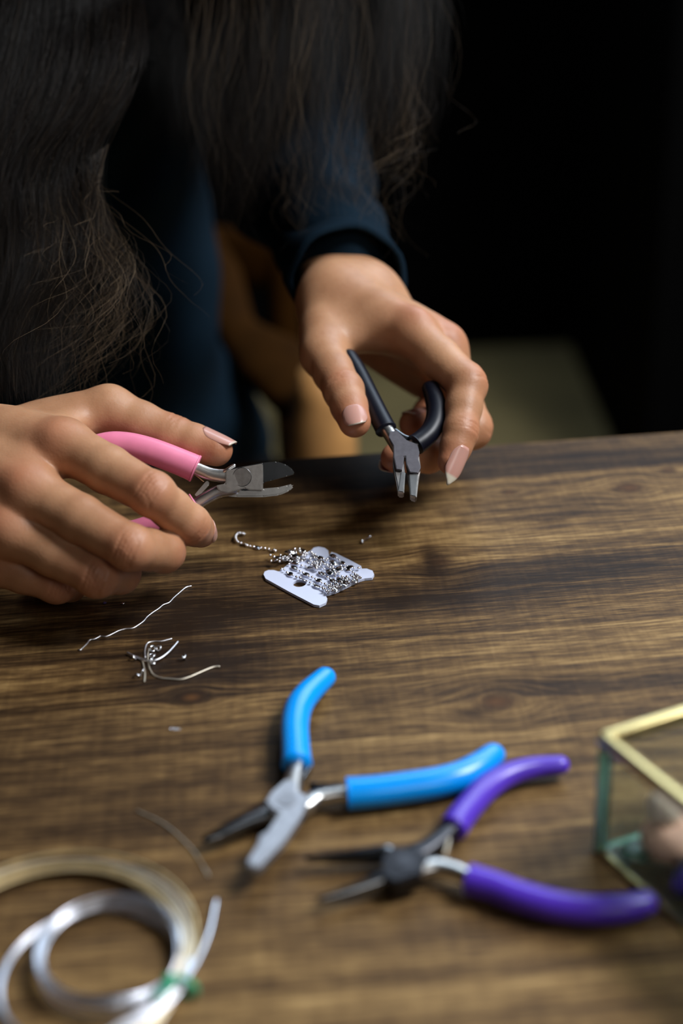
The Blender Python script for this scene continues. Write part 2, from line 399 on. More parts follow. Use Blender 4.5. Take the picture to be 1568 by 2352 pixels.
# ------------------------------------------------------------------ signed distance fields for the body
class Field:
    def __init__(s, lo, hi, vox, far=0.03):
        s.lo = np.array(lo, float); s.v = vox
        s.n = np.ceil((np.array(hi) - s.lo) / vox).astype(int) + 1
        s.d = np.full(s.n, far, np.float32); s.far = far
    def sub(s, lo, hi):
        i0 = np.clip(np.floor((np.asarray(lo) - s.lo) / s.v).astype(int), 0, s.n); i1 = np.clip(np.ceil((np.asarray(hi) - s.lo) / s.v).astype(int) + 1, 0, s.n)
        if np.any(i1 <= i0): return None, None
        ax = [(s.lo[k] + np.arange(i0[k], i1[k]) * s.v).astype(np.float32) for k in range(3)]
        return tuple(slice(a, b) for a, b in zip(i0, i1)), np.meshgrid(*ax, indexing='ij', sparse=True)
    @staticmethod
    def smin(a, b, k):
        if k <= 0: return np.minimum(a, b)
        h = np.maximum(k - np.abs(a - b), 0) / k
        return np.minimum(a, b) - h * h * k * 0.25
    def put(s, sl, d, k): s.d[sl] = s.smin(s.d[sl], d, k)
    def cone(s, a, b, ra, rb, k=0.003):
        a = np.asarray(a, float); b = np.asarray(b, float); m = max(ra, rb) + k + 0.012
        sl, g = s.sub(np.minimum(a, b) - m, np.maximum(a, b) + m)
        if sl is None: return
        ab = b - a; L = np.dot(ab, ab)
        px, py, pz = g[0] - np.float32(a[0]), g[1] - np.float32(a[1]), g[2] - np.float32(a[2])
        t = np.clip((px * ab[0] + py * ab[1] + pz * ab[2]) / L, 0, 1).astype(np.float32)
        d = np.sqrt((px - t * ab[0]) ** 2 + (py - t * ab[1]) ** 2 + (pz - t * ab[2]) ** 2) - (ra + (rb - ra) * t)
        s.put(sl, d.astype(np.float32), k)
    def ell(s, c, axes, r, k=0.003):
        c = np.asarray(c, float); m = max(r) + k + 0.01
        sl, g = s.sub(c - m, c + m)
        if sl is None: return
        p = [g[0] - c[0], g[1] - c[1], g[2] - c[2]]
        q = [sum(p[i] * ax[i] for i in range(3)) for ax in axes]
        k0 = np.sqrt(sum((q[i] / r[i]) ** 2 for i in range(3))); k1 = np.sqrt(sum((q[i] / r[i] ** 2) ** 2 for i in range(3)))
        d = np.where(k0 < 0.4, (k0 - 1) * min(r), k0 * (k0 - 1) / np.maximum(k1, 1e-6))
        s.put(sl, d.astype(np.float32), k)
    def groove(s, c, axis, dorsal, offs, width, depth, reach):
        c = np.asarray(c, float); sl, g = s.sub(c - reach * 1.6, c + reach * 1.6)
        if sl is None: return
        p = [g[0] - c[0], g[1] - c[1], g[2] - c[2]]
        t = sum(p[i] * axis[i] for i in range(3)); h = sum(p[i] * dorsal[i] for i in range(3)) / reach
        side = np.cross(axis, dorsal); sd = sum(p[i] * side[i] for i in range(3))
        mask = np.clip(h * 1.6, 0, 1) * np.exp(-(sd / (reach * 0.75)) ** 2)
        a = 0
        for o in offs: a = a + np.exp(-((t - o + 0.06 * sd * np.sin(sd * 900 + o * 3000)) / width) ** 2)
        s.d[sl] += (depth * a * mask).astype(np.float32)
    def merge(s, other, k):
        s.d = s.smin(s.d, other.d, k)
    def mesh(s):
        import openvdb
        g = openvdb.FloatGrid(s.far); g.copyFromArray(np.ascontiguousarray(s.d))
        P, Q = g.convertToQuads(0.0)
        P = np.asarray(P, float) * s.v + s.lo; Q = np.asarray(Q, int)
        a, b, c = P[Q[:, 0]], P[Q[:, 1]], P[Q[:, 2]]
        if np.einsum('ij,ij->i', a, np.cross(b, c)).sum() < 0: Q = Q[:, ::-1]
        return P, Q

def build_hand(spec, vox=0.0007):
    """spec: px/py/depth(mm) joints measured over the photograph"""
    J = {k: [PM(p) for p in v] for k, v in spec['fingers'].items()}
    RD = {k: [r / 1000 for r in v] for k, v in spec['radii'].items()}
    allp = np.array([p for v in J.values() for p in v] + [PM(p) for p in spec['wrist']] + [np.asarray(p) for p in spec['arm'][:1]])
    lo, hi = allp.min(0) - 0.025, allp.max(0) + 0.025
    palm = Field(lo, hi, vox); fing = Field(lo, hi, vox)
    red = []
    # palm: metacarpals
    mc = [(PM(a), J[n][0]) for n, a in spec['mc'].items()]
    names = list(spec['mc'].keys())
    for n, (a, b) in zip(names, mc):
        palm.cone(a, b, 0.0115, RD[n][0] * 0.98, 0.012)
    for (a, b) in zip(mc[:-1], mc[1:]):                      # flesh between neighbouring metacarpals
        for f0, f1, r in ((0.3, 0.3, 0.011), (0.6, 0.6, 0.0105), (0.85, 0.85, 0.0095)):
            palm.cone(a[0] + (a[1] - a[0]) * f0, b[0] + (b[1] - b[0]) * f1, r, r, 0.010)
    th = J['thumb']; cmc, tm = th[0], th[1]
    palm.cone(cmc, tm, RD['thumb'][0], RD['thumb'][1], 0.010)
    ib, im = mc[0]
    for f0, f1, r in spec['web']:
        palm.cone(cmc + (tm - cmc) * f0, ib + (im - ib) * f1, r / 1000, r / 1000 * 0.9, 0.010)
    W = [PM(p) for p in spec['wrist']]; WR = [r / 1000 for r in spec['wrist_r']]
    palm.cone(W[0], W[1], WR[0], WR[1], 0.012)
    for w_, wr in zip(W, WR):
        palm.cone(w_, spec['arm'][0] + (w_ - (W[0] + W[1]) / 2) * 0.9, wr, wr * 1.05, 0.014)
        palm.cone(w_, (ib + im) / 2 if w_ is W[0] else (mc[-1][0] + mc[-1][1]) / 2, wr * 0.85, 0.010, 0.014)
    # fingers
    for n, pts in J.items():
        r = RD[n]; tmp = Field(np.min(pts, axis=0) - 0.016, np.max(pts, axis=0) + 0.016, vox)
        off = np.round((tmp.lo - lo) / vox).astype(int); tmp.lo = lo + off * vox
        k0 = 1 if n == 'thumb' else 0
        for i in range(k0, len(pts) - 1):
            a, b = pts[i], pts[i + 1]; m_ = (a + b) / 2
            thin = (1.03 if n != 'thumb' else 0.97) if i == 0 else (0.99 if i < len(pts) - 2 else 1.03)
            tmp.cone(a, m_, r[i], (r[i] + r[i + 1]) / 2 * thin, 0.002); tmp.cone(m_, b, (r[i] + r[i + 1]) / 2 * thin, r[i + 1], 0.002)
        for i in range(k0 + 1, len(pts) - 1):                # knuckle: slight bony bump and skin folds on the back
            ax = unit(pts[i + 1] - pts[i - 1]); bend = pts[i] - (pts[i - 1] + pts[i + 1]) / 2
            dz = spec.get('dorsal', {}).get(n)
            d = unit(bend - ax * np.dot(bend, ax)) if dz is None else unit(np.array(dz) - ax * np.dot(dz, ax))
            tmp.ell(pts[i] + d * r[i] * 0.08, (ax, d, np.cross(ax, d)), (r[i] * 1.05, r[i] * 0.92, r[i] * 0.98), 0.003)
            big = (i == k0 + 1) and n != 'thumb'
            tmp.groove(pts[i], ax, d, (-0.0034, -0.0016, 0.0002, 0.0019, 0.0036) if big else (-0.0016, 0.0, 0.0016), 0.00062, 0.00075 if big else 0.00050, r[i] * 1.15)
            red.append((pts[i] + d * r[i], 0.011 if big else 0.008, 0.52 if big else 0.42))
        red.append((pts[-1], 0.011, 0.8))
        sl = tuple(slice(max(0, o), o + m) for o, m in zip(off, tmp.n))
        sl = tuple(slice(q.start, min(q.stop, N)) for q, N in zip(sl, fing.n))
        sub = tuple(slice(q.start - o, q.stop - o) for q, o in zip(sl, off))
        fing.d[sl] = Field.smin(fing.d[sl], tmp.d[sub], 0.0008)
    for n, (a, b) in zip(names, mc):                          # MCP knuckles
        d = spec['back']; ax = unit(b - a); dd = unit(d - ax * np.dot(d, ax)); r = RD[n][0]
        palm.ell(b + dd * r * 0.22, (ax, dd, np.cross(ax, dd)), (r * 0.95, r * 0.9, r * 0.8), 0.005)
        palm.cone(a + (b - a) * 0.35 + dd * 0.0078, b + dd * r * 0.72, 0.0022, 0.0032, 0.006)   # tendon
        red.append((b + dd * r, 0.012, 0.5))
    for (p, q, r) in spec.get('extra', []): palm.cone(PM(p), PM(q), r / 1000, r / 1000, 0.010)
    palm.merge(fing, 0.005)
    return palm, red, J, RD

def skin_attr(P, red):
    a = np.zeros(len(P))
    for c, s, g in red: a = np.maximum(a, g * np.exp(-((P - c) ** 2).sum(1) / (s * s)))
    return a

ELB_L = PD(690, 430, 0.930)                                   # elbow of the arm on the right of the picture
CUFF_L = PD(797, 628, 0.742)
ELB_R = np.array((-0.375, 0.76, 0.055)); SHO_R = np.array((-0.36, 0.96, 0.30)); SHO_L = np.array((-0.045, 0.99, 0.33))
WR_R = PM((-130, 1062, 647))
hand_a = dict(                                                # hand with the pink cutters
    wrist=[(-110, 1000, 652), (-150, 1125, 642)], wrist_r=[15, 14],
    mc=dict(index=(-105, 1000, 648), middle=(-115, 1040, 640), ring=(-130, 1085, 637), pinky=(-145, 1120, 640)),
    fingers=dict(
        index=[(150, 1024, 616), (350, 1135, 592), (436, 1204, 606), (461, 1222, 621)],
        middle=[(72, 1130, 604), (300, 1257, 584), (376, 1267, 601), (345, 1258, 619)],
        ring=[(28, 1220, 604), (222, 1321, 594), (276, 1317, 609), (245, 1302, 625)],
        pinky=[(-18, 1290, 613), (130, 1341, 613), (160, 1341, 627), (130, 1326, 638)],
        thumb=[(20, 1004, 655), (250, 942, 656), (394, 1003, 653), (496, 1033, 648)]),
    radii=dict(index=[11, 9.2, 8.2, 6.9], middle=[11, 9.2, 8.5, 7.4], ring=[10.4, 8.9, 8.3, 7.2], pinky=[9.4, 8.0, 7.3, 6.5], thumb=[12.5, 11.0, 9.6, 7.6]),
    web=[(0.35, 0.45, 9), (0.6, 0.7, 7.5), (0.78, 0.85, 5)], back=camvec(-0.25, 0.35, 0.9),
    dorsal=dict(thumb=camvec(0.3, 0.9, 0.25)),
    arm=[WR_R + (ELB_R - WR_R) * 0.40], )
hand_b = dict(                                                # hand with the black pliers
    wrist=[(770, 690, 722), (838, 688, 736)], wrist_r=[15, 15],
    mc=dict(index=(780, 702, 722), middle=(803, 692, 728), ring=(826, 696, 736), pinky=(843, 708, 744)),
    fingers=dict(
        index=[(950, 768, 690), (1071, 882, 668), (1058, 990, 655), (1036, 1060, 650)],
        middle=[(1020, 802, 705), (1085, 984, 690), (986, 1045, 676), (908, 1051, 669)],
        ring=[(1022, 842, 731), (1066, 950, 734), (1000, 972, 712), (950, 974, 696)],
        pinky=[(985, 852, 749), (1022, 915, 752), (988, 940, 737), (970, 955, 729)],
        thumb=[(748, 738, 710), (743, 814, 690), (789, 898, 668), (814, 968, 655)]),
    radii=dict(index=[10.4, 9.3, 7.8, 6.3], middle=[10.4, 9.2, 8.0, 7.0], ring=[9.8, 8.8, 7.8, 7.3], pinky=[9.0, 7.8, 7.0, 6.4], thumb=[12.5, 10.7, 9.1, 7.5]),
    web=[(0.25, 0.45, 9), (0.55, 0.62, 7), (0.75, 0.75, 4.5)], back=camvec(0.1, 0.85, 0.5),
    dorsal=dict(thumb=camvec(0.0, 0.15, 1.0)),
    extra=[((850, 795, 744), (968, 872, 752), 9.0)],
    arm=[CUFF_L + (ELB_L - CUFF_L) * 0.35], )

from mathutils.bvhtree import BVHTree
body_parts = []; body_attr = []
def add_part(P, Q, a):
    body_parts.append((P, [tuple(q) for q in Q])); body_attr.append(a)
fa, reda, JA, RA = build_hand(hand_a); P, Q = fa.mesh(); add_part(P, Q, skin_attr(P, reda)); TA = BVHTree.FromPolygons(P.tolist(), Q.tolist()); del fa
fb, redb, JB, RB = build_hand(hand_b); P, Q = fb.mesh(); add_part(P, Q, skin_attr(P, redb)); TB = BVHTree.FromPolygons(P.tolist(), Q.tolist()); del fb
# torso, neck, head and arms under the clothes
HEAD = np.array((-0.105, 0.885, 0.455)); NECK = np.array((-0.20, 1.00, 0.37)); CHEST = np.array((-0.215, 1.04, 0.20)); WAIST = np.array((-0.225, 1.08, -0.02)); HIP = np.array((-0.225, 1.14, -0.22))
ex_, ey_, ez_ = np.eye(3)
bf = Field((-0.60, 0.55, -0.40), (0.12, 1.36, 0.62), 0.005, 0.05)
bf.ell(CHEST, (ex_, ey_, ez_), (0.135, 0.085, 0.17), 0.03); bf.ell(WAIST, (ex_, ey_, ez_), (0.115, 0.085, 0.16), 0.05); bf.ell(HIP, (ex_, ey_, ez_), (0.15, 0.11, 0.12), 0.05)
bf.cone(SHO_L, SHO_R, 0.045, 0.045, 0.05); bf.cone(NECK + (0, 0.02, -0.04), HEAD + (-0.02, 0.035, -0.03), 0.052, 0.046, 0.02)
for sh, el, wr in ((SHO_L, ELB_L, CUFF_L + (ELB_L - CUFF_L) * 0.2), (SHO_R, ELB_R, WR_R + (ELB_R - WR_R) * 0.35)):
    bf.cone(sh, el, 0.042, 0.034, 0.01); bf.cone(el, wr, 0.034, 0.021, 0.01)
# bowed head: face turned down to the work
fd = unit((0.08, -0.72, -0.69)); hu = unit(np.array((0.0, -0.69, 0.72))); hs = unit(np.cross(fd, hu)); hu = np.cross(hs, fd)
bf.ell(HEAD, (hs, fd, hu), (0.072, 0.092, 0.088), 0.01)
bf.ell(HEAD + fd * 0.035 - hu * 0.055, (hs, fd, hu), (0.052, 0.055, 0.058), 0.02)
bf.cone(HEAD + fd * 0.088 - hu * 0.005, HEAD + fd * 0.106 - hu * 0.038, 0.007, 0.011, 0.008)
bf.ell(HEAD + fd * 0.086 - hu * 0.066, (hs, fd, hu), (0.022, 0.008, 0.006), 0.006); bf.ell(HEAD + fd * 0.085 - hu * 0.077, (hs, fd, hu), (0.020, 0.008, 0.006), 0.006)
bf.ell(HEAD + fd * 0.075 - hu * 0.10, (hs, fd, hu), (0.018, 0.016, 0.014), 0.012)
for s in (-1, 1):
    bf.ell(HEAD + hs * s * 0.076 - hu * 0.012 - fd * 0.005, (hs, fd, hu), (0.008, 0.018, 0.030), 0.004)
    bf.cone(HEAD + fd * 0.088 + hu * 0.012 + hs * s * 0.012, HEAD + fd * 0.078 + hu * 0.014 + hs * s * 0.042, 0.008, 0.007, 0.012)
for s in (-1, 1):                                             # legs under the table
    hip = HIP + (0.085 * s, -0.02, -0.06); knee = np.array((HIP[0] + 0.10 * s, 0.72, -0.27))
    bf.cone(hip, knee, 0.075, 0.055, 0.04)
P, Q = bf.mesh(); add_part(P, Q, np.full(len(P), 0.15)); del bf
BV, BF = join(*body_parts)
person = mesh_obj('person', BV, BF, M['skin'], attrs={'red': np.concatenate(body_attr)})
tag(person, 'person with long dark wavy hair and navy shirt leaning over the table working with pliers', 'person')

def nail(tree, tipc, prev, r, dors, L, back, over, half, point=0.35, lift=0.00035):
    """curved plate laid on the fingertip: L long, starting `back` behind the tip centre, half its half width; over = free edge"""
    d = unit(tipc - prev); n = unit(np.array(dors) - d * np.dot(dors, d)); b = np.cross(d, n)
    NU, NV = 11, 16; top = np.zeros((NV, NU, 3)); fr = np.zeros((NV, NU)); h = np.full(NV, np.nan)
    sv = -back + L * np.linspace(0, 1, NV)
    for j in range(NV):
        if sv[j] > min(0.5 * r, L - back - over): break
        hit = tree.ray_cast(Vector(tipc + d * sv[j] + n * 0.02), Vector(-n), 0.04)
        if hit[0] is not None: h[j] = np.dot(np.array(hit[0]) - tipc, n)
    g = np.isfinite(h); cf_ = np.polyfit(sv[g], h[g], 1); h = np.polyval(cf_, sv) + lift - np.maximum(0, sv) ** 2 * 6
    for j in range(NV):
        v = j / (NV - 1)
        wd = math.sqrt(max(0.0, 1 - max(0, (0.30 - v) / 0.34) ** 2)) * (1 - point * max(0, (v - 0.55) / 0.45) ** 1.7)
        for i in range(NU):
            u = -1 + 2 * i / (NU - 1); x = u * half * wd; s_ = sv[j] - 0.0012 * u * u * max(0, v - 0.6) / 0.4
            top[j, i] = tipc + d * s_ + b * x + n * (h[j] - x * x / (2 * r * 1.02) - 6 * x ** 4 / r ** 3 * 0.03)
            fr[j, i] = 1.0 if sv[j] > L - back - over else 0.0
    top = top.reshape(-1, 3); fr = fr.ravel(); bot = top - n * 0.0006
    V = np.vstack([top, bot]); Fc = []; m = len(top)
    for j in range(NV - 1):
        for i in range(NU - 1):
            a = j * NU + i; Fc.append((a, a + 1, a + 1 + NU, a + NU)); Fc.append((m + a, m + a + NU, m + a + 1 + NU, m + a + 1))
    rim = [i for i in range(NU)] + [j * NU + NU - 1 for j in range(1, NV)] + [(NV - 1) * NU + i for i in range(NU - 2, -1, -1)] + [j * NU for j in range(NV - 2, 0, -1)]
    for a, c in zip(rim, rim[1:] + rim[:1]): Fc.append((a, a + m, c + m, c))
    return mesh_obj('fingernail', V, Fc, M['nail'], person, attrs={'free': np.concatenate([fr, fr])})
nail(TA, JA['thumb'][3], JA['thumb'][2], RA['thumb'][3], camvec(0.30, 0.92, 0.22), 0.0160, 0.0075, 0.0005, 0.0058, 0.25)
nail(TA, JA['index'][3], JA['index'][2], RA['index'][3], camvec(0.93, 0.20, 0.34), 0.0125, 0.0050, 0.0012, 0.0050, 0.25)
nail(TB, JB['thumb'][3], JB['thumb'][2], RB['thumb'][3], camvec(0.10, 0.0, 1.0), 0.0105, 0.0030, 0.0003, 0.0056, 0.30)
nail(TB, JB['index'][3], JB['index'][2], RB['index'][3], camvec(0.50, -0.05, 0.85), 0.0190, 0.0065, 0.0050, 0.0046, 0.78)
nail(TB, JB['ring'][3], JB['ring'][2], RB['ring'][3], camvec(-0.1, 0.95, 0.2), 0.0130, 0.0060, 0.0012, 0.0050, 0.3)
nail(TB, JB['middle'][3], JB['middle'][2], RB['middle'][3], camvec(-0.1, -0.6, -0.6), 0.0130, 0.0060, 0.0012, 0.0050, 0.3)

# clothes
sf = Field((-0.62, 0.55, -0.42), (0.14, 1.38, 0.45), 0.0045, 0.05)
sf.ell(CHEST, (ex_, ey_, ez_), (0.155, 0.105, 0.19), 0.03); sf.ell(WAIST + (0, -0.01, 0), (ex_, ey_, ez_), (0.140, 0.110, 0.18), 0.05); sf.ell(HIP + (0, 0, 0.03), (ex_, ey_, ez_), (0.165, 0.125, 0.12), 0.05)
sf.cone(SHO_L, SHO_R, 0.060, 0.060, 0.05)
sf.cone(NECK + (-0.01, 0.02, -0.05), NECK + (0.005, 0.0, 0.01), 0.068, 0.062, 0.02)
for sh, el, wr, r in ((SHO_L, ELB_L, CUFF_L + (ELB_L - CUFF_L) * 0.10, 0.0275), (SHO_R, ELB_R, WR_R + (ELB_R - WR_R) * 0.36, 0.032)):
    sf.cone(sh, el, 0.060, 0.046, 0.02); sf.cone(el, wr, 0.046, r, 0.015)
X, Y, Z = np.meshgrid(*[sf.lo[i] + np.arange(sf.n[i]) * sf.v for i in range(3)], indexing='ij', sparse=True)
sf.d += (0.0035 * np.sin(X * 55 + 2.2 * np.sin(Z * 18 + Y * 9)) * np.sin(Z * 40 + Y * 33 + 1.5 * np.sin(X * 21)) + 0.002 * np.sin(Z * 90 - X * 60 + 2 * np.sin(Y * 30))).astype(np.float32)
P, Q = sf.mesh(); del sf
shirt = mesh_obj('shirt', P, [tuple(q) for q in Q], M['shirt'], person); shirt['label'] = 'dark navy long sleeved cotton shirt'
def cuff(c, ax, rx, ry, length, up, wob):
    ax = unit(ax); t = np.linspace(0, 1, 9); V = []; n = 36
    N = unit(up - ax * np.dot(up, ax)); B = np.cross(ax, N); Fc = []
    prof = [(s, 1.0) for s in t] + [(1.0, 0.93)] + [(s, 0.90) for s in t[::-1]]
    for s, q in prof:
        for j in range(n):
            a = 2 * math.pi * j / n
            f = q * (1 + 0.03 * math.sin(3 * a + 4 * s) + 0.02 * math.sin(7 * a - 5 * s) + wob * s * max(0, math.cos(a - 0.3)))
            V.append(c + ax * (s * length + 0.004 * math.sin(2 * a)) + B * math.cos(a) * rx * f + N * math.sin(a) * ry * f)
    m = len(prof)
    for i in range(m - 1):
        for j in range(n):
            a = i * n + j; b = i * n + (j + 1) % n; Fc.append((a, b, b + n, a + n))
    return mesh_obj('cuff', V, Fc, M['shirt'], person)
axl = unit(CUFF_L - ELB_L)
cuff(CUFF_L - axl * 0.052, axl, 0.0300, 0.0270, 0.060, np.array((0, 0, 1.0)), 0.10)
axr = unit(WR_R - ELB_R)
cuff(WR_R - axr * 0.095, axr, 0.0350, 0.0330, 0.060, np.array((0, 0, 1.0)), 0.05)
pf = Field((-0.50, 0.45, -0.80), (0.08, 1.36, -0.05), 0.006, 0.05)
pf.ell(HIP + (0, 0, -0.02), (ex_, ey_, ez_), (0.165, 0.13, 0.12), 0.05)
for s in (-1, 1):
    hip = HIP + (0.085 * s, -0.02, -0.05); knee = np.array((HIP[0] + 0.10 * s, 0.72, -0.27)); ank = np.array((HIP[0] + 0.10 * s, 0.80, -0.69))
    pf.cone(hip, knee, 0.088, 0.068, 0.03); pf.cone(knee, ank, 0.066, 0.048, 0.02)
P, Q = pf.mesh(); del pf
mesh_obj('trousers', P, [tuple(q) for q in Q], M['trousers'], person)
for s in (-1, 1):
    a = np.array((HIP[0] + 0.10 * s, 0.82, FLOOR + 0.035))
    v, f = loft(spline([a + (0, 0.03, 0.012), a, a + (0, -0.08, -0.002), a + (0, -0.16, -0.008)], 4), lerp_list([0.034, 0.038, 0.046, 0.036], 13), lerp_list([0.044, 0.036, 0.030, 0.024], 13), up=(0, 0, 1), ex=2.6, n=18)
    mesh_obj('shoe', v, f, M['trousers'], person)

# ------------------------------------------------------------------ hair
def strands(guides, count, jit, wave, rad, tone, segs=20, root=True, endvar=0.25, clump=60, freqv=(10, 22)):
    """guides: list of px/py/depth(mm) polylines ordered across the lock; strands are interpolated between neighbours"""
    G = []
    for g in guides:
        pts = [PM(p) for p in g]
        if root:
            first = pts[0]; dirh = unit(first - HEAD + np.array((0, 0, 0.07)))
            pts = [HEAD + dirh * 0.098, (HEAD + dirh * 0.11 + first) / 2 + np.array((0, 0, 0.01))] + pts
        s = spline(pts, 10)
        L = np.concatenate([[0], np.cumsum(np.linalg.norm(np.diff(s, axis=0), axis=1))]); L /= L[-1]
        tt = np.linspace(0, 1, 40)
        G.append(np.stack([np.interp(tt, L, s[:, k]) for k in range(3)], 1))
    G = np.array(G); nG = len(G)
    cl_w = rng.uniform(0, nG - 1.001, clump); cl_off = rng.normal(0, 1, (clump, 3)); cl_ph = rng.uniform(0, 6.28, clump); cl_fr = rng.uniform(*freqv, clump)
    tt = np.linspace(0, 1, segs + 1)
    out = []
    for _ in range(count):
        c = rng.integers(clump); u = np.clip(cl_w[c] + rng.normal(0, 0.18), 0, nG - 1.001); i = int(u); f = u - i
        base = G[i] * (1 - f) + G[i + 1] * f
        end = 1 - endvar * rng.random() ** 2
        q = np.stack([np.interp(tt * end, np.linspace(0, 1, 40), base[:, k]) for k in range(3)], 1)
        env = (tt ** 1.3)[:, None]
        ph = cl_ph[c] + rng.normal(0, 0.35); fr = cl_fr[c] + rng.normal(0, 1.0)
        wv = np.sin(tt * fr + ph)[:, None] * RT + np.cos(tt * fr * 0.9 + ph)[:, None] * F * 0.7
        own = np.cumsum(rng.normal(0, 1, (segs + 1, 3)) * 0.25, axis=0)
        q = q + env * (cl_off[c] * jit * 1.3 + rng.normal(0, 1, 3) * jit * 0.55 + wv * wave + own * jit * 0.12)
        out.append((q, rad * rng.uniform(0.7, 1.25), np.clip(tone - 0.12 + rng.normal(0, 0.16) + 0.28 * tt, 0, 1)))  # roots darker than tips: shade at the top painted into the tone
    return out
HA = []  # loose strand sets below carry a pale tone, painting light caught on them
DL = lambda x: x
HA += strands([[(-60, -60, 740), (-90, 250, 725), (-110, 500, 705), (-90, 720, 685), (-50, 900, 668)],
               [(60, -60, 735), (20, 220, 720), (-20, 440, 700), (-30, 640, 685), (-20, 790, 672), (0, 900, 664)],
               [(150, -60, 732), (120, 200, 715), (40, 410, 697), (50, 600, 682), (10, 760, 670), (50, 890, 660)],
               [(235, -60, 730), (225, 180, 712), (125, 390, 695), (150, 590, 682), (85, 740, 670), (100, 905, 658)],
               [(300, -60, 735), (305, 150, 715), (185, 370, 698), (205, 560, 684), (150, 720, 674), (125, 910, 660)]], 4600, 0.0050, 0.0045, 0.000080, 0.40, segs=22, clump=90)
HA += strands([[(250, 330, 692), (200, 520, 682), (230, 640, 675), (180, 780, 668), (100, 905, 660)],
               [(180, 380, 692), (250, 540, 684), (285, 640, 678), (255, 760, 670), (150, 840, 664)],
               [(180, 380, 690), (230, 560, 682), (300, 660, 680), (240, 800, 672), (130, 830, 664)]], 150, 0.009, 0.006, 0.00008, 0.72, root=False, clump=60)
HA += strands([[(430, -60, 800), (440, 120, 790), (430, 260, 780), (440, 340, 775)],
               [(520, -60, 790), (510, 140, 780), (490, 300, 770), (470, 400, 765)],
               [(620, -60, 775), (590, 130, 768), (550, 300, 760), (520, 420, 755)],
               [(650, -60, 770), (635, 120, 764), (610, 300, 758), (560, 430, 752), (520, 530, 750)]], 3000, 0.006, 0.0030, 0.000075, 0.25, segs=18, clump=60, endvar=0.5)
HA += strands([[(720, -60, 765), (725, 120, 760), (715, 290, 755), (690, 420, 752), (640, 450, 750)],
               [(800, -60, 765), (800, 130, 760), (780, 290, 755), (760, 410, 752)],
               [(880, -60, 765), (880, 130, 760), (860, 290, 755), (820, 400, 752)],
               [(950, -60, 768), (950, 130, 762), (930, 290, 757), (880, 390, 752)]], 2300, 0.0065, 0.0032, 0.000075, 0.25, segs=18, clump=60, endvar=0.55)
HA += strands([[(640, 180, 758), (640, 330, 754), (660, 440, 750), (700, 560, 748)], [(800, 180, 758), (790, 350, 754), (840, 470, 750), (900, 540, 748)],
               [(940, 160, 760), (940, 330, 756), (890, 440, 750), (880, 560, 748)], [(900, 60, 762), (980, 240, 756), (960, 370, 752), (860, 400, 750)]], 110, 0.010, 0.007, 0.000075, 0.75, root=False, clump=70)
HA += strands([[(430, -60, 760), (440, 200, 752), (450, 330, 745), (470, 420, 742)], [(540, -60, 758), (530, 220, 750), (560, 360, 744), (600, 480, 740)], [(640, -60, 756), (650, 220, 748), (600, 360, 742), (650, 520, 738)],
               [(740, -60, 756), (740, 240, 746), (770, 380, 740), (760, 560, 736)], [(850, -60, 756), (870, 180, 746), (840, 330, 740), (880, 520, 736)], [(950, -60, 758), (985, 150, 748), (960, 290, 742), (850, 390, 738)]], 260, 0.009, 0.0055, 0.00006, 0.84, root=True, clump=160, endvar=0.7)
HA += strands([[(60, 420, 690), (30, 560, 680), (60, 700, 670), (110, 890, 660)], [(150, 420, 690), (200, 540, 680), (230, 680, 670), (130, 880, 660)], [(200, 380, 690), (260, 520, 680), (290, 640, 672), (200, 830, 664)]], 140, 0.010, 0.007, 0.00006, 0.84, root=False, clump=110, endvar=0.6)
HA += strands([[(340, -60, 860), (350, 150, 850), (345, 300, 845), (340, 430, 840)], [(430, -60, 860), (430, 180, 850), (440, 330, 845), (450, 440, 840)],
               [(540, -60, 860), (540, 180, 850), (540, 330, 845), (535, 450, 840)], [(640, -60, 860), (630, 120, 850), (620, 270, 845), (600, 400, 840)]], 1900, 0.006, 0.003, 0.00010, 0.12, segs=14, clump=50, endvar=0.2)  # dark inner hair added to fill the shaded gap over the chest
HA += strands([[(600, -60, 830), (610, 120, 820), (600, 260, 815), (570, 390, 810)], [(720, -60, 830), (725, 100, 820), (720, 220, 815), (705, 340, 810)], [(830, -60, 825), (830, 100, 818), (820, 200, 812), (800, 300, 808)],
               [(930, -60, 820), (935, 80, 815), (925, 180, 810), (900, 270, 806)]], 1500, 0.006, 0.003, 0.00010, 0.12, segs=14, clump=50, endvar=0.35)
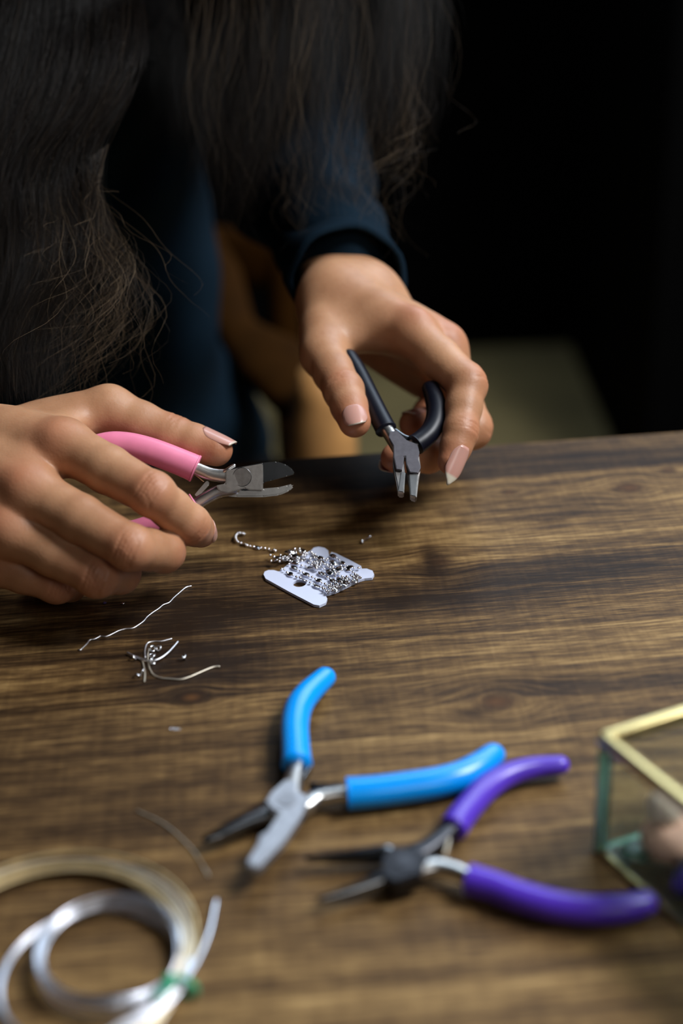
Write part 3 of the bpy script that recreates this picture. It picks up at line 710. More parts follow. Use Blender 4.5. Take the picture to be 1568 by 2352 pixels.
def hair_mesh(name, ss, parent):
    V = []; Fq = []; tn = []; o = 0
    ca = np.array([(1, 0), (-0.5, 0.866), (-0.5, -0.866)])
    for q, r, t in ss:
        n = len(q)
        tg = np.gradient(q, axis=0); tg /= np.linalg.norm(tg, axis=1)[:, None] + 1e-9
        a = np.cross(tg, np.array((0.31, 0.77, 0.55))); a /= np.linalg.norm(a, axis=1)[:, None] + 1e-9; b = np.cross(tg, a)
        rr = r * np.clip(1.15 - np.linspace(0, 1, n) ** 3, 0.2, 1)
        ringv = q[:, None, :] + rr[:, None, None] * (a[:, None, :] * ca[None, :, :1] + b[:, None, :] * ca[None, :, 1:])
        V.append(ringv.reshape(-1, 3)); tn.append(np.repeat(t, 3))
        i = np.arange(n - 1)[:, None] * 3; j = np.arange(3)[None, :]; j2 = (j + 1) % 3
        Fq.append((np.stack([i + j, i + j2, i + 3 + j2, i + 3 + j], -1).reshape(-1, 4)) + o); o += n * 3
    V = np.vstack(V) - np.array(parent.location); Fq = np.vstack(Fq)
    me = bpy.data.meshes.new(name); me.vertices.add(len(V)); me.vertices.foreach_set('co', V.astype(np.float32).ravel())
    me.loops.add(Fq.size); me.loops.foreach_set('vertex_index', Fq.ravel().astype(np.int32))
    me.polygons.add(len(Fq)); me.polygons.foreach_set('loop_start', (np.arange(len(Fq)) * 4).astype(np.int32))
    me.polygons.foreach_set('use_smooth', np.ones(len(Fq), bool)); me.update(calc_edges=True)
    at = me.attributes.new('tone', 'FLOAT', 'POINT'); at.data.foreach_set('value', np.concatenate(tn).astype(np.float32))
    ob = bpy.data.objects.new(name, me); C.objects.link(ob); ob.parent = parent; me.materials.append(M['hair'])
    return ob
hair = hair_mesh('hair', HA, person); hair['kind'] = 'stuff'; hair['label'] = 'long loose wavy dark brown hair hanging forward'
cf = Field(HEAD - 0.14, HEAD + 0.14, 0.004, 0.03)
cf.ell(HEAD - fd * 0.018 + hu * 0.008, (hs, fd, hu), (0.086, 0.094, 0.098), 0.01)
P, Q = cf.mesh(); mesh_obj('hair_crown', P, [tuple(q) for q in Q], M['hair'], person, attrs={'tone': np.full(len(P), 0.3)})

# ------------------------------------------------------------------ chair behind the person
ch = thing('armchair', 'orange brown wooden armchair behind the seated person', 'chair', (-0.22, 1.2, FLOOR))
v, f = prism([(-0.46, 0.98, -0.37), (0.02, 0.98, -0.37), (-0.02, 1.40, -0.37), (-0.42, 1.40, -0.37)], (0, 0, -0.03), 0.008); mesh_obj('seat', v, f, M['chairwood'], ch)
def turned(x, y, z0, z1, name='leg', ball=0.3):
    zs = np.linspace(0, 1, 33); r = [0.017 + 0.004 * math.sin(s * 9) + 0.008 * math.exp(-((s - ball) / 0.05) ** 2) - 0.005 * math.exp(-((s - ball - 0.09) / 0.02) ** 2) - 0.005 * math.exp(-((s - ball + 0.09) / 0.02) ** 2) for s in zs]
    v, f = loft([(x, y, z0 + (z1 - z0) * s) for s in zs], r, r, up=(1, 0, 0), n=16, cap=('flat', 'flat')); return mesh_obj(name, v, f, M['chairwood'], ch)
for x, y in ((-0.43, 1.01), (-0.41, 1.37), (-0.05, 1.37)): turned(x, y, FLOOR, -0.39)
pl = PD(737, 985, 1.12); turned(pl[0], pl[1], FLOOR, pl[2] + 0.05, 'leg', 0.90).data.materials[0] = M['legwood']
arm = spline([PD(430, 560, 1.30), PD(485, 650, 1.28), PD(545, 760, 1.24), PD(625, 830, 1.19), PD(690, 905, 1.15), PD(735, 950, 1.12)], 6)
v, f = loft(arm, lerp_list([0.030, 0.030, 0.018, 0.030, 0.026, 0.02], len(arm)), 0.012, up=(0, -0.5, 0.8), ex=2.6); mesh_obj('armrest', v, f, M['chairwood'], ch)
mir = np.array(arm) * (-1, 1, 1) + (-0.46, 0, 0)
v, f = loft(mir, 0.024, 0.012, up=(0, -0.5, 0.8), ex=2.6); mesh_obj('armrest', v, f, M['chairwood'], ch)
for x in (-0.40, -0.05):
    v, f = loft([(x, 1.36, -0.37), (x, 1.39, -0.1), (x, 1.44, 0.12)], 0.016, 0.016, up=(1, 0, 0)); mesh_obj('back_post', v, f, M['chairwood'], ch)
for z in (-0.12, 0.10):
    v, f = loft(spline([(-0.42, 1.40 + z * 0.15, z), (-0.22, 1.44 + z * 0.15, z + 0.01), (-0.03, 1.40 + z * 0.15, z)], 6), 0.012, 0.03, up=(0, 0, 1), ex=3); mesh_obj('back_rail', v, f, M['chairwood'], ch)

# ------------------------------------------------------------------ pliers
def sweep(pts, rw, rt, up, ex=2.0, cap=('round', 'round'), per=6, n=16):
    s = spline(pts, per); m = len(s)
    return loft(s, lerp_list(rw, m) if np.ndim(rw) else rw, lerp_list(rt, m) if np.ndim(rt) else rt, up=up, ex=ex, cap=cap, n=n)

# pink side cutters held in the hand on the left
mm = 0.001
def frame_at(px, py, d, tilt_r=0.0, tilt_u=0.0):
    """local mm frame: x image right, y image up, z towards the camera, tipped in depth by the two slopes"""
    O = PD(px, py, d); s = d / FPX
    def L(qx, qy, z=0.0):
        x, y = (qx - px) * s, (py - qy) * s
        return O + RT * x + UP * y - F * (z * mm + tilt_r * x + tilt_u * y)
    return O, L
O, L = frame_at(560, 1097, 0.640, tilt_r=-0.05, tilt_u=-0.02)
pk = thing('side_cutters', 'pink handled side cutting pliers held in the hand on the left', 'pliers', O)
nz = -F
def plate(pts, ztop, thick, name, mat, par, L, bev=0.5, nrm=None):
    v, f = prism([L(x, y, ztop) for x, y in pts], -(nrm if nrm is not None else nz) * thick * mm, bev * mm)
    return mesh_obj(name, v, f, mat, par, smooth=False)
plate([(520, 1082), (560, 1073), (604, 1065), (605, 1095), (604, 1127), (575, 1126), (563, 1122), (524, 1133), (505, 1128), (497, 1116), (519, 1111)], 3.6, 4.0, 'joint_plate', M['steel_satin'], pk, L, 0.4)
plate([(519, 1079), (604, 1063), (635, 1060), (657, 1067), (672, 1078), (677, 1089), (660, 1094), (624, 1104), (606, 1108), (600, 1122), (560, 1128), (519, 1112)], 2.6, 5.2, 'jaw', M['steel_dark'], pk, L, 0.5)
plate([(500, 1120), (560, 1118), (606, 1122), (640, 1119), (660, 1114), (671, 1111), (675, 1117), (664, 1128), (640, 1138), (604, 1142), (543, 1142), (518, 1139)], 1.6, 4.6, 'jaw', M['steel'], pk, L, 0.7)
v, f = loft([L(557, 1096, 2.0), L(557, 1096, 3.75)], 4.1 * mm, 4.1 * mm, up=UP, n=28, cap=('flat', 'flat')); rv = mesh_obj('rivet', v, f, M['steel_satin'], pk, smooth=False)
v, f = ring(L(557, 1096, 3.65), 4.15 * mm, 0.16 * mm, nz, 32, 6); mesh_obj('rivet_groove', v, f, M['steel_dark'], pk)
v, f = sweep([L(432, 1068, 0), L(455, 1078, 0), L(480, 1088, 0), L(500, 1092, 0), L(522, 1094, 0), L(545, 1094, 0)], [3.0 * mm, 3.0 * mm, 3.0 * mm, 3.0 * mm, 3.3 * mm, 3.4 * mm], 2.6 * mm, -F, 3.0); mesh_obj('handle', v, f, M['steel'], pk)
v, f = sweep([L(430, 1172, 0), L(455, 1155, 0), L(480, 1140, 0), L(505, 1128, 0), L(540, 1122, 0)], [2.8 * mm, 2.8 * mm, 2.9 * mm, 3.0 * mm, 3.2 * mm], 2.6 * mm, -F, 2.6); mesh_obj('handle', v, f, M['steel'], pk)
def grip(pts, r0, r1, mat, par, up, hollow=True, flatness=0.94, end_r=0.86):
    s = spline(pts, 8); m = len(s)
    rr = lerp_list([r0, r0 * 0.97, r0 * 0.97, (r0 + r1) / 2, r1, r1 * end_r], m)
    v, f = loft(s, rr, rr * flatness, up=up, n=22, cap=('flat', 'round'))
    o = mesh_obj('grip', v, f, mat, par)
    t, N, B = frames(s, up)
    v, f = loft([s[0] - t[0] * 0.0001, s[0] + t[0] * 0.0006], [rr[0] * 1.0, rr[0] * 1.04], [rr[0] * flatness, rr[0] * flatness * 1.04], up=up, n=22, cap=('flat', 'flat'))
    mesh_obj('grip_lip', v, f, mat, o)
    return o
grip([L(450, 1077, 0), L(425, 1066, 0), L(385, 1050, 0), L(340, 1034, 0), L(295, 1023, 0), L(255, 1020, 0), L(215, 1025, -1)], 6.3 * mm, 5.6 * mm, M['pink'], pk, -F)
grip([L(452, 1158, 0), L(425, 1176, 0), L(385, 1196, -1), L(340, 1212, -3), L(290, 1224, -6), L(240, 1226, -9)], 5.6 * mm, 5.2 * mm, M['pink'], pk, -F)
v, f = prism([L(447, 1137, 0.8), L(475, 1104, 0.8), L(481, 1107, 0.8), L(480, 1115, 0.8), L(455, 1142, 0.8)], F * 4 * mm, 0.3 * mm); mesh_obj('leaf_spring', v, f, M['steel'], pk, smooth=False)
v, f = sweep([L(449, 1091, 0), L(458, 1098, 0.5), L(468, 1106, 0.5)], 0.25 * mm, 0.25 * mm, -F, n=6); mesh_obj('spring_wire', v, f, M['wire_gold'], pk)
v, f = sweep([L(512, 1086, 1.5), L(525, 1078, 2.2), L(538, 1070, 1.5)], 0.9 * mm, 0.9 * mm, -F, n=8); mesh_obj('stop_lug', v, f, M['steel'], pk)

# black flat nose pliers held in the hand on the right; the nose tips towards the camera
O, L0 = frame_at(926, 1045, 0.648, tilt_u=-0.75)
bk = thing('flat_nose_pliers', 'black handled flat nose pliers held in the hand on the right', 'pliers', O)
ay = unit(L0(926, 1000) - L0(926, 1045)); nb = unit(np.cross(RT, ay)); nb = nb if np.dot(nb, -F) > 0 else -nb
def L(qx, qy, z=0.0): return L0(qx, qy, 0.0) + nb * z * mm
plate([(895, 1000), (912, 998), (935, 1022), (958, 1030), (962, 1050), (958, 1066), (964, 1085), (957, 1099), (938, 1097), (931, 1078), (930, 1060), (927, 1060), (924, 1078), (921, 1092), (908, 1090), (903, 1062), (903, 1035), (893, 1015)], 3.6, 3.6, 'joint_plate', M['steel_plum'], bk, L, 0.35, nb)
plate([(903, 1030), (926, 1055), (927, 1062), (928, 1100), (924, 1140), (911, 1138), (907, 1110), (901, 1075)], 2.2, 4.2, 'jaw', M['steel_satin'], bk, L, 0.5, nb)
plate([(931, 1060), (960, 1040), (964, 1080), (958, 1110), (952, 1150), (938, 1146), (935, 1110)], 2.2, 4.2, 'jaw', M['steel_satin'], bk, L, 0.5, nb)
plate([(919, 1092), (929, 1094), (923, 1140), (911, 1138)], 2.9, 2.2, 'jaw_tip', M['steel'], bk, L, 0.3, nb)
plate([(937, 1099), (957, 1098), (950, 1150), (938, 1147)], 2.9, 2.2, 'jaw_tip', M['steel'], bk, L, 0.3, nb)
v, f = sweep([L(915, 1030), L(903, 1008), L(890, 985), L(878, 962)], 3.0 * mm, 2.8 * mm, nb, 2.8); mesh_obj('handle', v, f, M['steel'], bk)
v, f = sweep([L(940, 1040), L(950, 1024), L(962, 1015), L(985, 1000)], 3.0 * mm, 2.8 * mm, nb, 2.8); mesh_obj('handle', v, f, M['steel'], bk)
grip([L(888, 985), L(873, 953), L(857, 918), L(842, 885), L(827, 852), L(812, 822), L(802, 800)], 5.0 * mm, 4.8 * mm, M['black'], bk, nb)
grip([L(954, 1021), L(972, 1008), L(990, 990), L(1003, 965), L(1008, 935), L(1004, 905), L(996, 882)], 5.0 * mm, 4.8 * mm, M['black'], bk, nb)
v, f = sweep([L(905, 985), L(925, 1000), L(945, 1008)], 1.6 * mm, 0.4 * mm, nb, 2.5); mesh_obj('leaf_spring', v, f, M['steel_dark'], bk)

# blue chain nose pliers on the table
zr = 0.0062
b0 = T(675, 1830)
bl = thing('pliers', 'bright blue handled pliers lying open on the table', 'pliers', (b0[0], b0[1], 0))
up = np.array((0, 0, 1.0))
def tp(pts, z): return [T(x, y, z) for x, y in pts]
def tplate(pts, ztop, thick, name, mat, par, bev=0.6, tilt=0.0):
    P4 = np.array(tp(pts, ztop)); P4[:, 2] -= (P4[:, 0] - P4[:, 0].mean()) * tilt
    v, f = prism(P4, (0, 0, -thick), bev * mm); return mesh_obj(name, v, f, mat, par, smooth=False)
grip(tp([(681, 1757), (678, 1712), (677, 1665), (686, 1624), (708, 1592), (746, 1556)], zr + 0.0015), 5.6 * mm, 5.2 * mm, M['blue'], bl, up)
grip(tp([(797, 1823), (860, 1818), (930, 1809), (1000, 1798), (1055, 1783), (1098, 1760), (1132, 1734)], zr), 6.0 * mm, 5.3 * mm, M['blue'], bl, up)
v, f = sweep(tp([(681, 1752), (678, 1775), (672, 1798), (664, 1825)], zr + 0.001), [3.0 * mm, 3.0 * mm, 3.4 * mm, 4.5 * mm], 2.9 * mm, up, 2.6); mesh_obj('handle', v, f, M['steel_satin'], bl)
v, f = sweep(tp([(800, 1822), (765, 1826), (730, 1833), (705, 1848), (685, 1856)], zr), [2.9 * mm, 2.9 * mm, 3.0 * mm, 3.6 * mm, 4.0 * mm], 2.8 * mm, up, 2.6); mesh_obj('handle', v, f, M['steel'], bl)
tplate([(656, 1786), (686, 1791), (683, 1811), (709, 1823), (704, 1841), (686, 1876), (650, 1930), (592, 1993), (575, 1994), (567, 1980), (596, 1932), (594, 1918), (612, 1910), (640, 1866), (622, 1858), (609, 1842), (624, 1816)], 0.0108, 0.0042, 'jaw', M['steel_matte'], bl, 0.7, 0.08)
v, f = sweep(tp([(684, 1850), (640, 1856), (600, 1872), (550, 1895), (505, 1918), (474, 1930)], 0.0052), [6.0 * mm, 5.6 * mm, 4.4 * mm, 3.4 * mm, 2.4 * mm, 1.6 * mm], [2.8 * mm, 2.8 * mm, 2.8 * mm, 2.6 * mm, 2.2 * mm, 1.6 * mm], up, 3.2); mesh_obj('jaw', v, f, M['steel_dark'], bl)
rc = T(658, 1836, 0.0108); v, f = loft([rc - (0, 0, 0.002), rc + (0, 0, 0.0002)], 3.6 * mm, 3.6 * mm, up=(1, 0, 0), n=24, cap=('flat', 'flat')); mesh_obj('rivet', v, f, M['steel_matte'], bl, smooth=False)
v, f = sweep(tp([(692, 1800), (704, 1782), (712, 1768)], 0.006), 0.5 * mm, 2.0 * mm, up, 3); mesh_obj('leaf_spring', v, f, M['steel_dark'], bl)
v, f = sweep(tp([(712, 1806), (745, 1810), (790, 1812)], 0.006), 0.5 * mm, 2.0 * mm, up, 3); mesh_obj('leaf_spring', v, f, M['steel_dark'], bl)

# purple round nose pliers on the table
p0 = T(930, 1985)
pp = thing('round_nose_pliers', 'purple handled round nose pliers lying open beside the glass box', 'pliers', (p0[0], p0[1], 0))
grip(tp([(1040, 1903), (1073, 1858), (1113, 1814), (1161, 1782), (1220, 1764), (1286, 1757)], 0.0060), 5.0 * mm, 4.2 * mm, M['purple'], pp, up)
grip(tp([(1076, 2019), (1133, 2036), (1192, 2058), (1275, 2080), (1358, 2089), (1430, 2085), (1482, 2073)], 0.0058), 5.2 * mm, 4.7 * mm, M['purple'], pp, up)
v, f = sweep(tp([(1045, 1895), (1018, 1922), (985, 1947), (950, 1965)], 0.0060), [2.9 * mm, 3.2 * mm, 3.4 * mm, 4.0 * mm], 2.8 * mm, up, 2.6); mesh_obj('handle', v, f, M['steel_black'], pp)
v, f = sweep(tp([(1080, 2016), (1045, 2001), (1005, 1992), (970, 1996), (930, 2004)], 0.0062), [2.8 * mm, 2.8 * mm, 3.0 * mm, 3.4 * mm, 4.0 * mm], 2.8 * mm, up, 2.6); mesh_obj('handle', v, f, M['steel'], pp)
tplate([(878, 1966), (895, 1942), (940, 1942), (966, 1950), (984, 1968), (962, 2008), (906, 2026), (880, 2010)], 0.0098, 0.0075, 'joint', M['steel_black'], pp, 0.8, -0.06)
for pts in ([(890, 1962), (830, 1967), (765, 1971), (706, 1972)], [(902, 2012), (850, 2031), (795, 2049), (734, 2066)]):
    v, f = sweep(tp(pts, 0.0050), [3.4 * mm, 2.7 * mm, 1.9 * mm, 1.0 * mm], [3.4 * mm, 2.7 * mm, 1.9 * mm, 1.0 * mm], up); mesh_obj('jaw', v, f, M['steel_dark'], pp)
rc = T(930, 1978, 0.0098); v, f = loft([rc - (0, 0, 0.002), rc + (0, 0, 0.0002)], 3.4 * mm, 3.4 * mm, up=(1, 0, 0), n=24, cap=('flat', 'flat')); mesh_obj('rivet', v, f, M['steel_black'], pp, smooth=False)
v, f = sweep(tp([(1032, 1915), (1030, 1940), (1022, 1968)], 0.0055), 0.5 * mm, 2.0 * mm, up, 3); mesh_obj('leaf_spring', v, f, M['wire_brass'], pp)

# ------------------------------------------------------------------ chain card
def cpx(x, y): return (500 + x * 0.2551, 1180 + y * 0.2551)
outline = [(412, 545), (422, 520), (455, 507), (505, 507), (548, 520), (578, 500), (660, 430), (760, 375), (845, 325), (862, 305), (905, 296), (960, 306), (993, 330), (1003, 382), (1022, 345), (1060, 355), (1180, 412), (1290, 470), (1297, 495), (1340, 493), (1392, 512), (1407, 545), (1388, 576), (1320, 582), (1270, 596), (1180, 640), (1080, 690), (985, 722), (962, 718), (985, 762), (972, 800), (915, 826), (862, 816), (640, 700), (430, 583)]
c0 = T(*cpx(900, 560))
card = thing('chain_card', 'white plastic winding card holding silver chain in the middle of the table', 'card', (c0[0], c0[1], 0))
bm = bmesh.new()
lo_ = [bm.verts.new(tuple(T(*cpx(*p), z=0.0014))) for p in outline]; E = [bm.edges.new((lo_[i], lo_[(i + 1) % len(lo_)])) for i in range(len(lo_))]
hc = T(*cpx(735, 628), z=0.0014); hv = [bm.verts.new((hc[0] + 0.0030 * math.cos(a), hc[1] + 0.0030 * math.sin(a), hc[2])) for a in np.linspace(0, 2 * math.pi, 24, endpoint=False)]
E += [bm.edges.new((hv[i], hv[(i + 1) % 24])) for i in range(24)]
bmesh.ops.triangle_fill(bm, use_beauty=True, edges=E)
r = bmesh.ops.extrude_face_region(bm, geom=bm.faces[:])
bmesh.ops.translate(bm, verts=[x for x in r['geom'] if isinstance(x, bmesh.types.BMVert)], vec=(0, 0, -0.0012)); bmesh.ops.recalc_face_normals(bm, faces=bm.faces)
bm.verts.index_update(); V = np.array([v.co[:] for v in bm.verts]); Fc = [tuple(v.index for v in f.verts) for f in bm.faces]; bm.free()
mesh_obj('card_body', V, Fc, M['card'], card, smooth=False)

ch0 = T(620, 1265)
chain = thing('silver_chain', 'fine silver chain with flat oval discs wound around the white card', 'chain', (ch0[0], ch0[1], 0))
links = []; discs = []
BEAD = sphere((0, 0, 0), 1.0, 8, 6)
def put_bead(p, r): links.append((BEAD[0] * r + p, BEAD[1]))
def put_disc(p, tdir, r=0.0019, nrm=None):
    n = unit(nrm if nrm is not None else (rng.normal(0, 0.25), rng.normal(0, 0.25), 1)); a = unit(np.cross(n, tdir)); b = np.cross(a, n)
    V = [p + n * h + (b * math.cos(t) * r * 1.0 + a * math.sin(t) * r * 0.72) * q for h, q in ((0.0002, 0.9), (0.0001, 1), (-0.0001, 1), (-0.0002, 0.9)) for t in np.linspace(0, 2 * math.pi, 14, endpoint=False)]
    Fc = [tuple(range(14))] + [tuple(range(42, 56))[::-1]] + [(i * 14 + j, (i + 1) * 14 + j, (i + 1) * 14 + (j + 1) % 14, i * 14 + (j + 1) % 14) for i in range(3) for j in range(14)]
    o = mesh_obj('disc', V, Fc, M['silver'], chain); return o
rng = np.random.default_rng(21)
def run(pts, z, every=4, step=0.0021, r=0.00066, phase=0, jz=0.0003):
    s = spline([T(*cpx(x, y), z=z) for x, y in pts], 12)
    L_ = np.concatenate([[0], np.cumsum(np.linalg.norm(np.diff(s, axis=0), axis=1))]); n = int(L_[-1] / step)
    for i in range(n + 1):
        p = np.array([np.interp(i * step, L_, s[:, k]) for k in range(3)]); q = np.array([np.interp(i * step + 0.0005, L_, s[:, k]) for k in range(3)])
        p[2] += abs(rng.normal(0, jz))
        if (i + phase) % every == every - 1 : put_disc(p, unit(q - p + 1e-9))
        else: put_bead(p + (0, 0, 0), r * rng.uniform(0.85, 1.2))
zc = 0.0022
run([(575, 500), (665, 555), (760, 592), (830, 625), (900, 655), (985, 705)], zc, 4)
run([(640, 460), (740, 520), (815, 562), (880, 595), (960, 635), (1040, 670)], zc, 4, phase=1)
run([(665, 432), (760, 470), (870, 500), (935, 545), (1010, 590), (1075, 650)], zc, 4, phase=2)
run([(760, 380), (860, 440), (940, 490), (1040, 560), (1120, 625)], zc, 4, phase=1)
run([(840, 350), (900, 420), (970, 455), (1030, 505), (1090, 545), (1170, 610)], zc, 3)
run([(850, 355), (940, 410), (1040, 450), (1120, 480), (1200, 520), (1250, 580)], zc, 4)
run([(1010, 382), (1080, 415), (1140, 458), (1200, 490), (1270, 500)], zc, 3, phase=1)
for k in range(9):                                           # turns around the far edge
    a = k / 8; x0, y0 = 985 + a * 290, 715 - a * 125
    run([(x0 - 40, y0 - 45), (x0 - 5, y0 - 12), (x0 + 12, y0 + 6)], 0.0026, 5, r=0.0007, phase=k)
    run([(x0 - 18, y0 - 30), (x0 + 22, y0 - 8)], 0.0034, 6, r=0.0007, phase=k)
for k in range(9):                                          # loose heap at the near end of the tail
    cx, cy = rng.uniform(510, 850), rng.uniform(315, 400); cy += (cx - 500) * 0.12
    ph = rng.uniform(0, 6.28); ra, rb = rng.uniform(50, 110), rng.uniform(22, 42)
    pts = [(cx + ra * math.cos(ph + t), cy + rb * math.sin(ph + t) + 0.10 * ra * math.cos(ph + t)) for t in np.linspace(0, rng.uniform(2.5, 5.0), 6)]
    run(pts, 0.0009 + 0.0003 * k, 5, r=0.0007, phase=k, jz=0.0004)
for k in range(7):
    cx = rng.uniform(860, 1180); cy = 430 + (cx - 860) * 0.45 + rng.normal(0, 15)
    run([(cx + rng.normal(0, 35), cy + rng.normal(0, 25)) for _ in range(3)], 0.0034, 5, r=0.00062, phase=k, jz=0.0006)
run([(235, 185), (200, 172), (165, 190), (148, 225), (175, 255), (215, 268), (265, 287), (320, 300), (400, 312), (470, 322), (540, 345)], 0.0008, 4, step=0.0019, r=0.0008, phase=2, jz=0.0001)
run([(225, 180), (185, 180), (158, 215), (170, 245)], 0.0016, 9, step=0.0016, r=0.0008, jz=0.0002)
v, f = join(*links); lk = mesh_obj('links', v, f, M['silver'], chain); lk['kind'] = 'stuff'

# ------------------------------------------------------------------ loose bits on the table
def wire(name, pts, r, mat, label, z=None, per=6, cat='wire', group=None):
    r_ = r * mm; z = r_ if z is None else z
    p = [T(x[0], x[1], (x[2] * mm if len(x) > 2 else z)) for x in pts]
    s = spline(p, per); v, f = loft(s, r_, r_, n=8); o0 = p[0]
    par = np.array((o0[0], o0[1], 0)); o = mesh_obj(name, v - par, f, mat); o.location = Vector(par)
    return tag(o, label, cat, group)
def wpx(x, y): return (150 + x * 0.2551, 1320 + y * 0.2551)
wire('twisted_wire', [wpx(*p) for p in [(122, 675), (135, 678), (160, 655), (195, 620), (220, 588), (262, 580), (300, 562), (318, 552), (365, 557), (420, 535), (480, 505), (540, 488), (605, 482), (650, 458), (705, 418), (735, 382), (785, 342), (845, 302), (880, 272), (935, 250), (975, 208), (1030, 160), (1085, 115), (1130, 103)]], 0.40, M['wire_bright'], 'long crinkled silver wire lying below the hand on the left', per=4)
wire('wire_offcut', [wpx(*p) for p in [(560, 702), (610, 728), (655, 745), (720, 770), (780, 776), (850, 755), (915, 710), (965, 660), (1012, 605)]], 0.42, M['wire_bright'], 'curved bowl shaped silver wire offcut lying over the pile of scraps', z=0.0011)
wire('wire_offcut', [wpx(*p) for p in [(718, 745), (715, 690), (725, 640), (748, 612), (800, 600), (860, 600), (915, 588), (955, 577)]], 0.36, M['wire_bright'], 'hooked silver wire offcut at the top of the scrap pile')
wire('wire_offcut', [wpx(*p) for p in [(752, 668), (742, 720), (745, 790), (765, 860), (800, 905), (860, 930), (940, 938), (1035, 943), (1120, 920), (1240, 868), (1330, 832), (1385, 826)]], 0.36, M['wire_brass'], 'longest bent wire offcut trailing right from the scrap pile')
wire('wire_offcut', [wpx(*p) for p in [(655, 745), (690, 775), (706, 830), (716, 890), (712, 960)]], 0.34, M['wire_brass'], 'short upright wire offcut at the left of the scrap pile', z=0.0005)
def jump(px, py, R, r, mat, label, nrm=(0, 0, 1), z=None, group=None):
    c = T(px, py, 0); v, f = ring((0, 0, 0), R * mm, r * mm, nrm, 18, 8); v = v - (0, 0, v[:, 2].min())
    o = mesh_obj('jump_ring', v, f, mat); o.location = (c[0], c[1], 0 if z is None else z); return tag(o, label, 'ring', group)
for (x, y, lab, nr) in [(622, 768, 'tiny silver ring at the left tip of the bowl shaped wire', (0.8, 0.3, 0.6)), (782, 732, 'tiny silver ring lying flat inside the curve of the bowl shaped wire', (0, 0, 1)), (788, 690, 'tiny silver ring inside the hooked wire, left of its neighbour', (0.6, -0.6, 0.5)),
                        (842, 685, 'tiny silver ring inside the hooked wire, right of its neighbour', (-0.5, -0.5, 0.6)), (790, 806, 'tiny silver ring just below the bowl shaped wire', (0.7, -0.5, 0.4)), (655, 922, 'tiny silver ring at the lower left end of the scrap pile', (0.3, 0.5, 0.8)), (693, 898, 'tiny silver ring against the short upright wire offcut', (-0.8, 0.2, 0.5))]:
    jump(*wpx(x, y), 1.15, 0.36, M['silver'], lab, nr, group='jump rings in the scrap pile')
for (px, lab) in ((397, 'clear little bead in front of the scraps, left one of the pair'), (409, 'clear little bead in front of the scraps, right one of the pair')):
    c = T(px, 1675); v, f = ring((0, 0, 0), 0.65 * mm, 0.38 * mm, (0.1, -0.1, 1), 16, 8); v = v - (0, 0, v[:, 2].min()); o = mesh_obj('seed_bead', v, f, M['bead_clear']); o.location = (c[0], c[1], 0)
    tag(o, lab, 'bead', 'pair of clear beads')
lo2 = wpx(1065, 765)
v, f = join(ring((0, 0, 0.0007), 0.0010, 0.00034, (0.5, 0.4, 0.5), 12, 6, 3.6, 0.4), sweep([(-0.0022, -0.0004, 0.0004), (0, -0.0002, 0.0004), (0.0008, 0.0012, 0.0008), (0.0004, 0.0030, 0.0005)], 0.00033, 0.00033, None, n=6))
v = v - (0, 0, v[:, 2].min()); c = T(*lo2); o = mesh_obj('bent_link', v, f, M['silver']); o.location = (c[0], c[1], 0); tag(o, 'small bent silver link to the right of the scrap pile', 'link')
a, b = T(*cpx(1298, 262)), T(*cpx(1370, 222))
v, f = join(sphere(a + (0, 0, 0.0009), 0.0010, 10, 7), sphere(b + (0, 0, 0.0009), 0.0010, 10, 7), loft([a + (0, 0, 0.0008), b + (0, 0, 0.0008)], 0.0004, 0.0004, n=6), sphere(a + (0.0002, -0.0012, 0.0008), 0.0007, 8, 6))
par = np.array((a[0], a[1], 0)); o = mesh_obj('chain_piece', v - par, f, M['silver']); o.location = Vector(par); tag(o, 'short loose silver chain piece behind the white card', 'chain')
for (px, py, m_, lab) in ((240, 1387, 'violet_bead', 'tiny purplish speck on the wood beneath the hand'), (282, 1388, 'silver', 'tiny silver crumb on the wood above the crinkled wire')):
    c = T(px, py); v, f = sphere((0, 0, 0.0004), 0.0006, 7, 5, (1.6, 1.0, 0.7)); v = v * (1 + 0.2 * rng.normal(0, 1, (len(v), 1))); v = v - (0, 0, v[:, 2].min())
    o = mesh_obj('crumb', v, f, M[m_]); o.location = (c[0], c[1], 0); tag(o, lab, 'crumb')

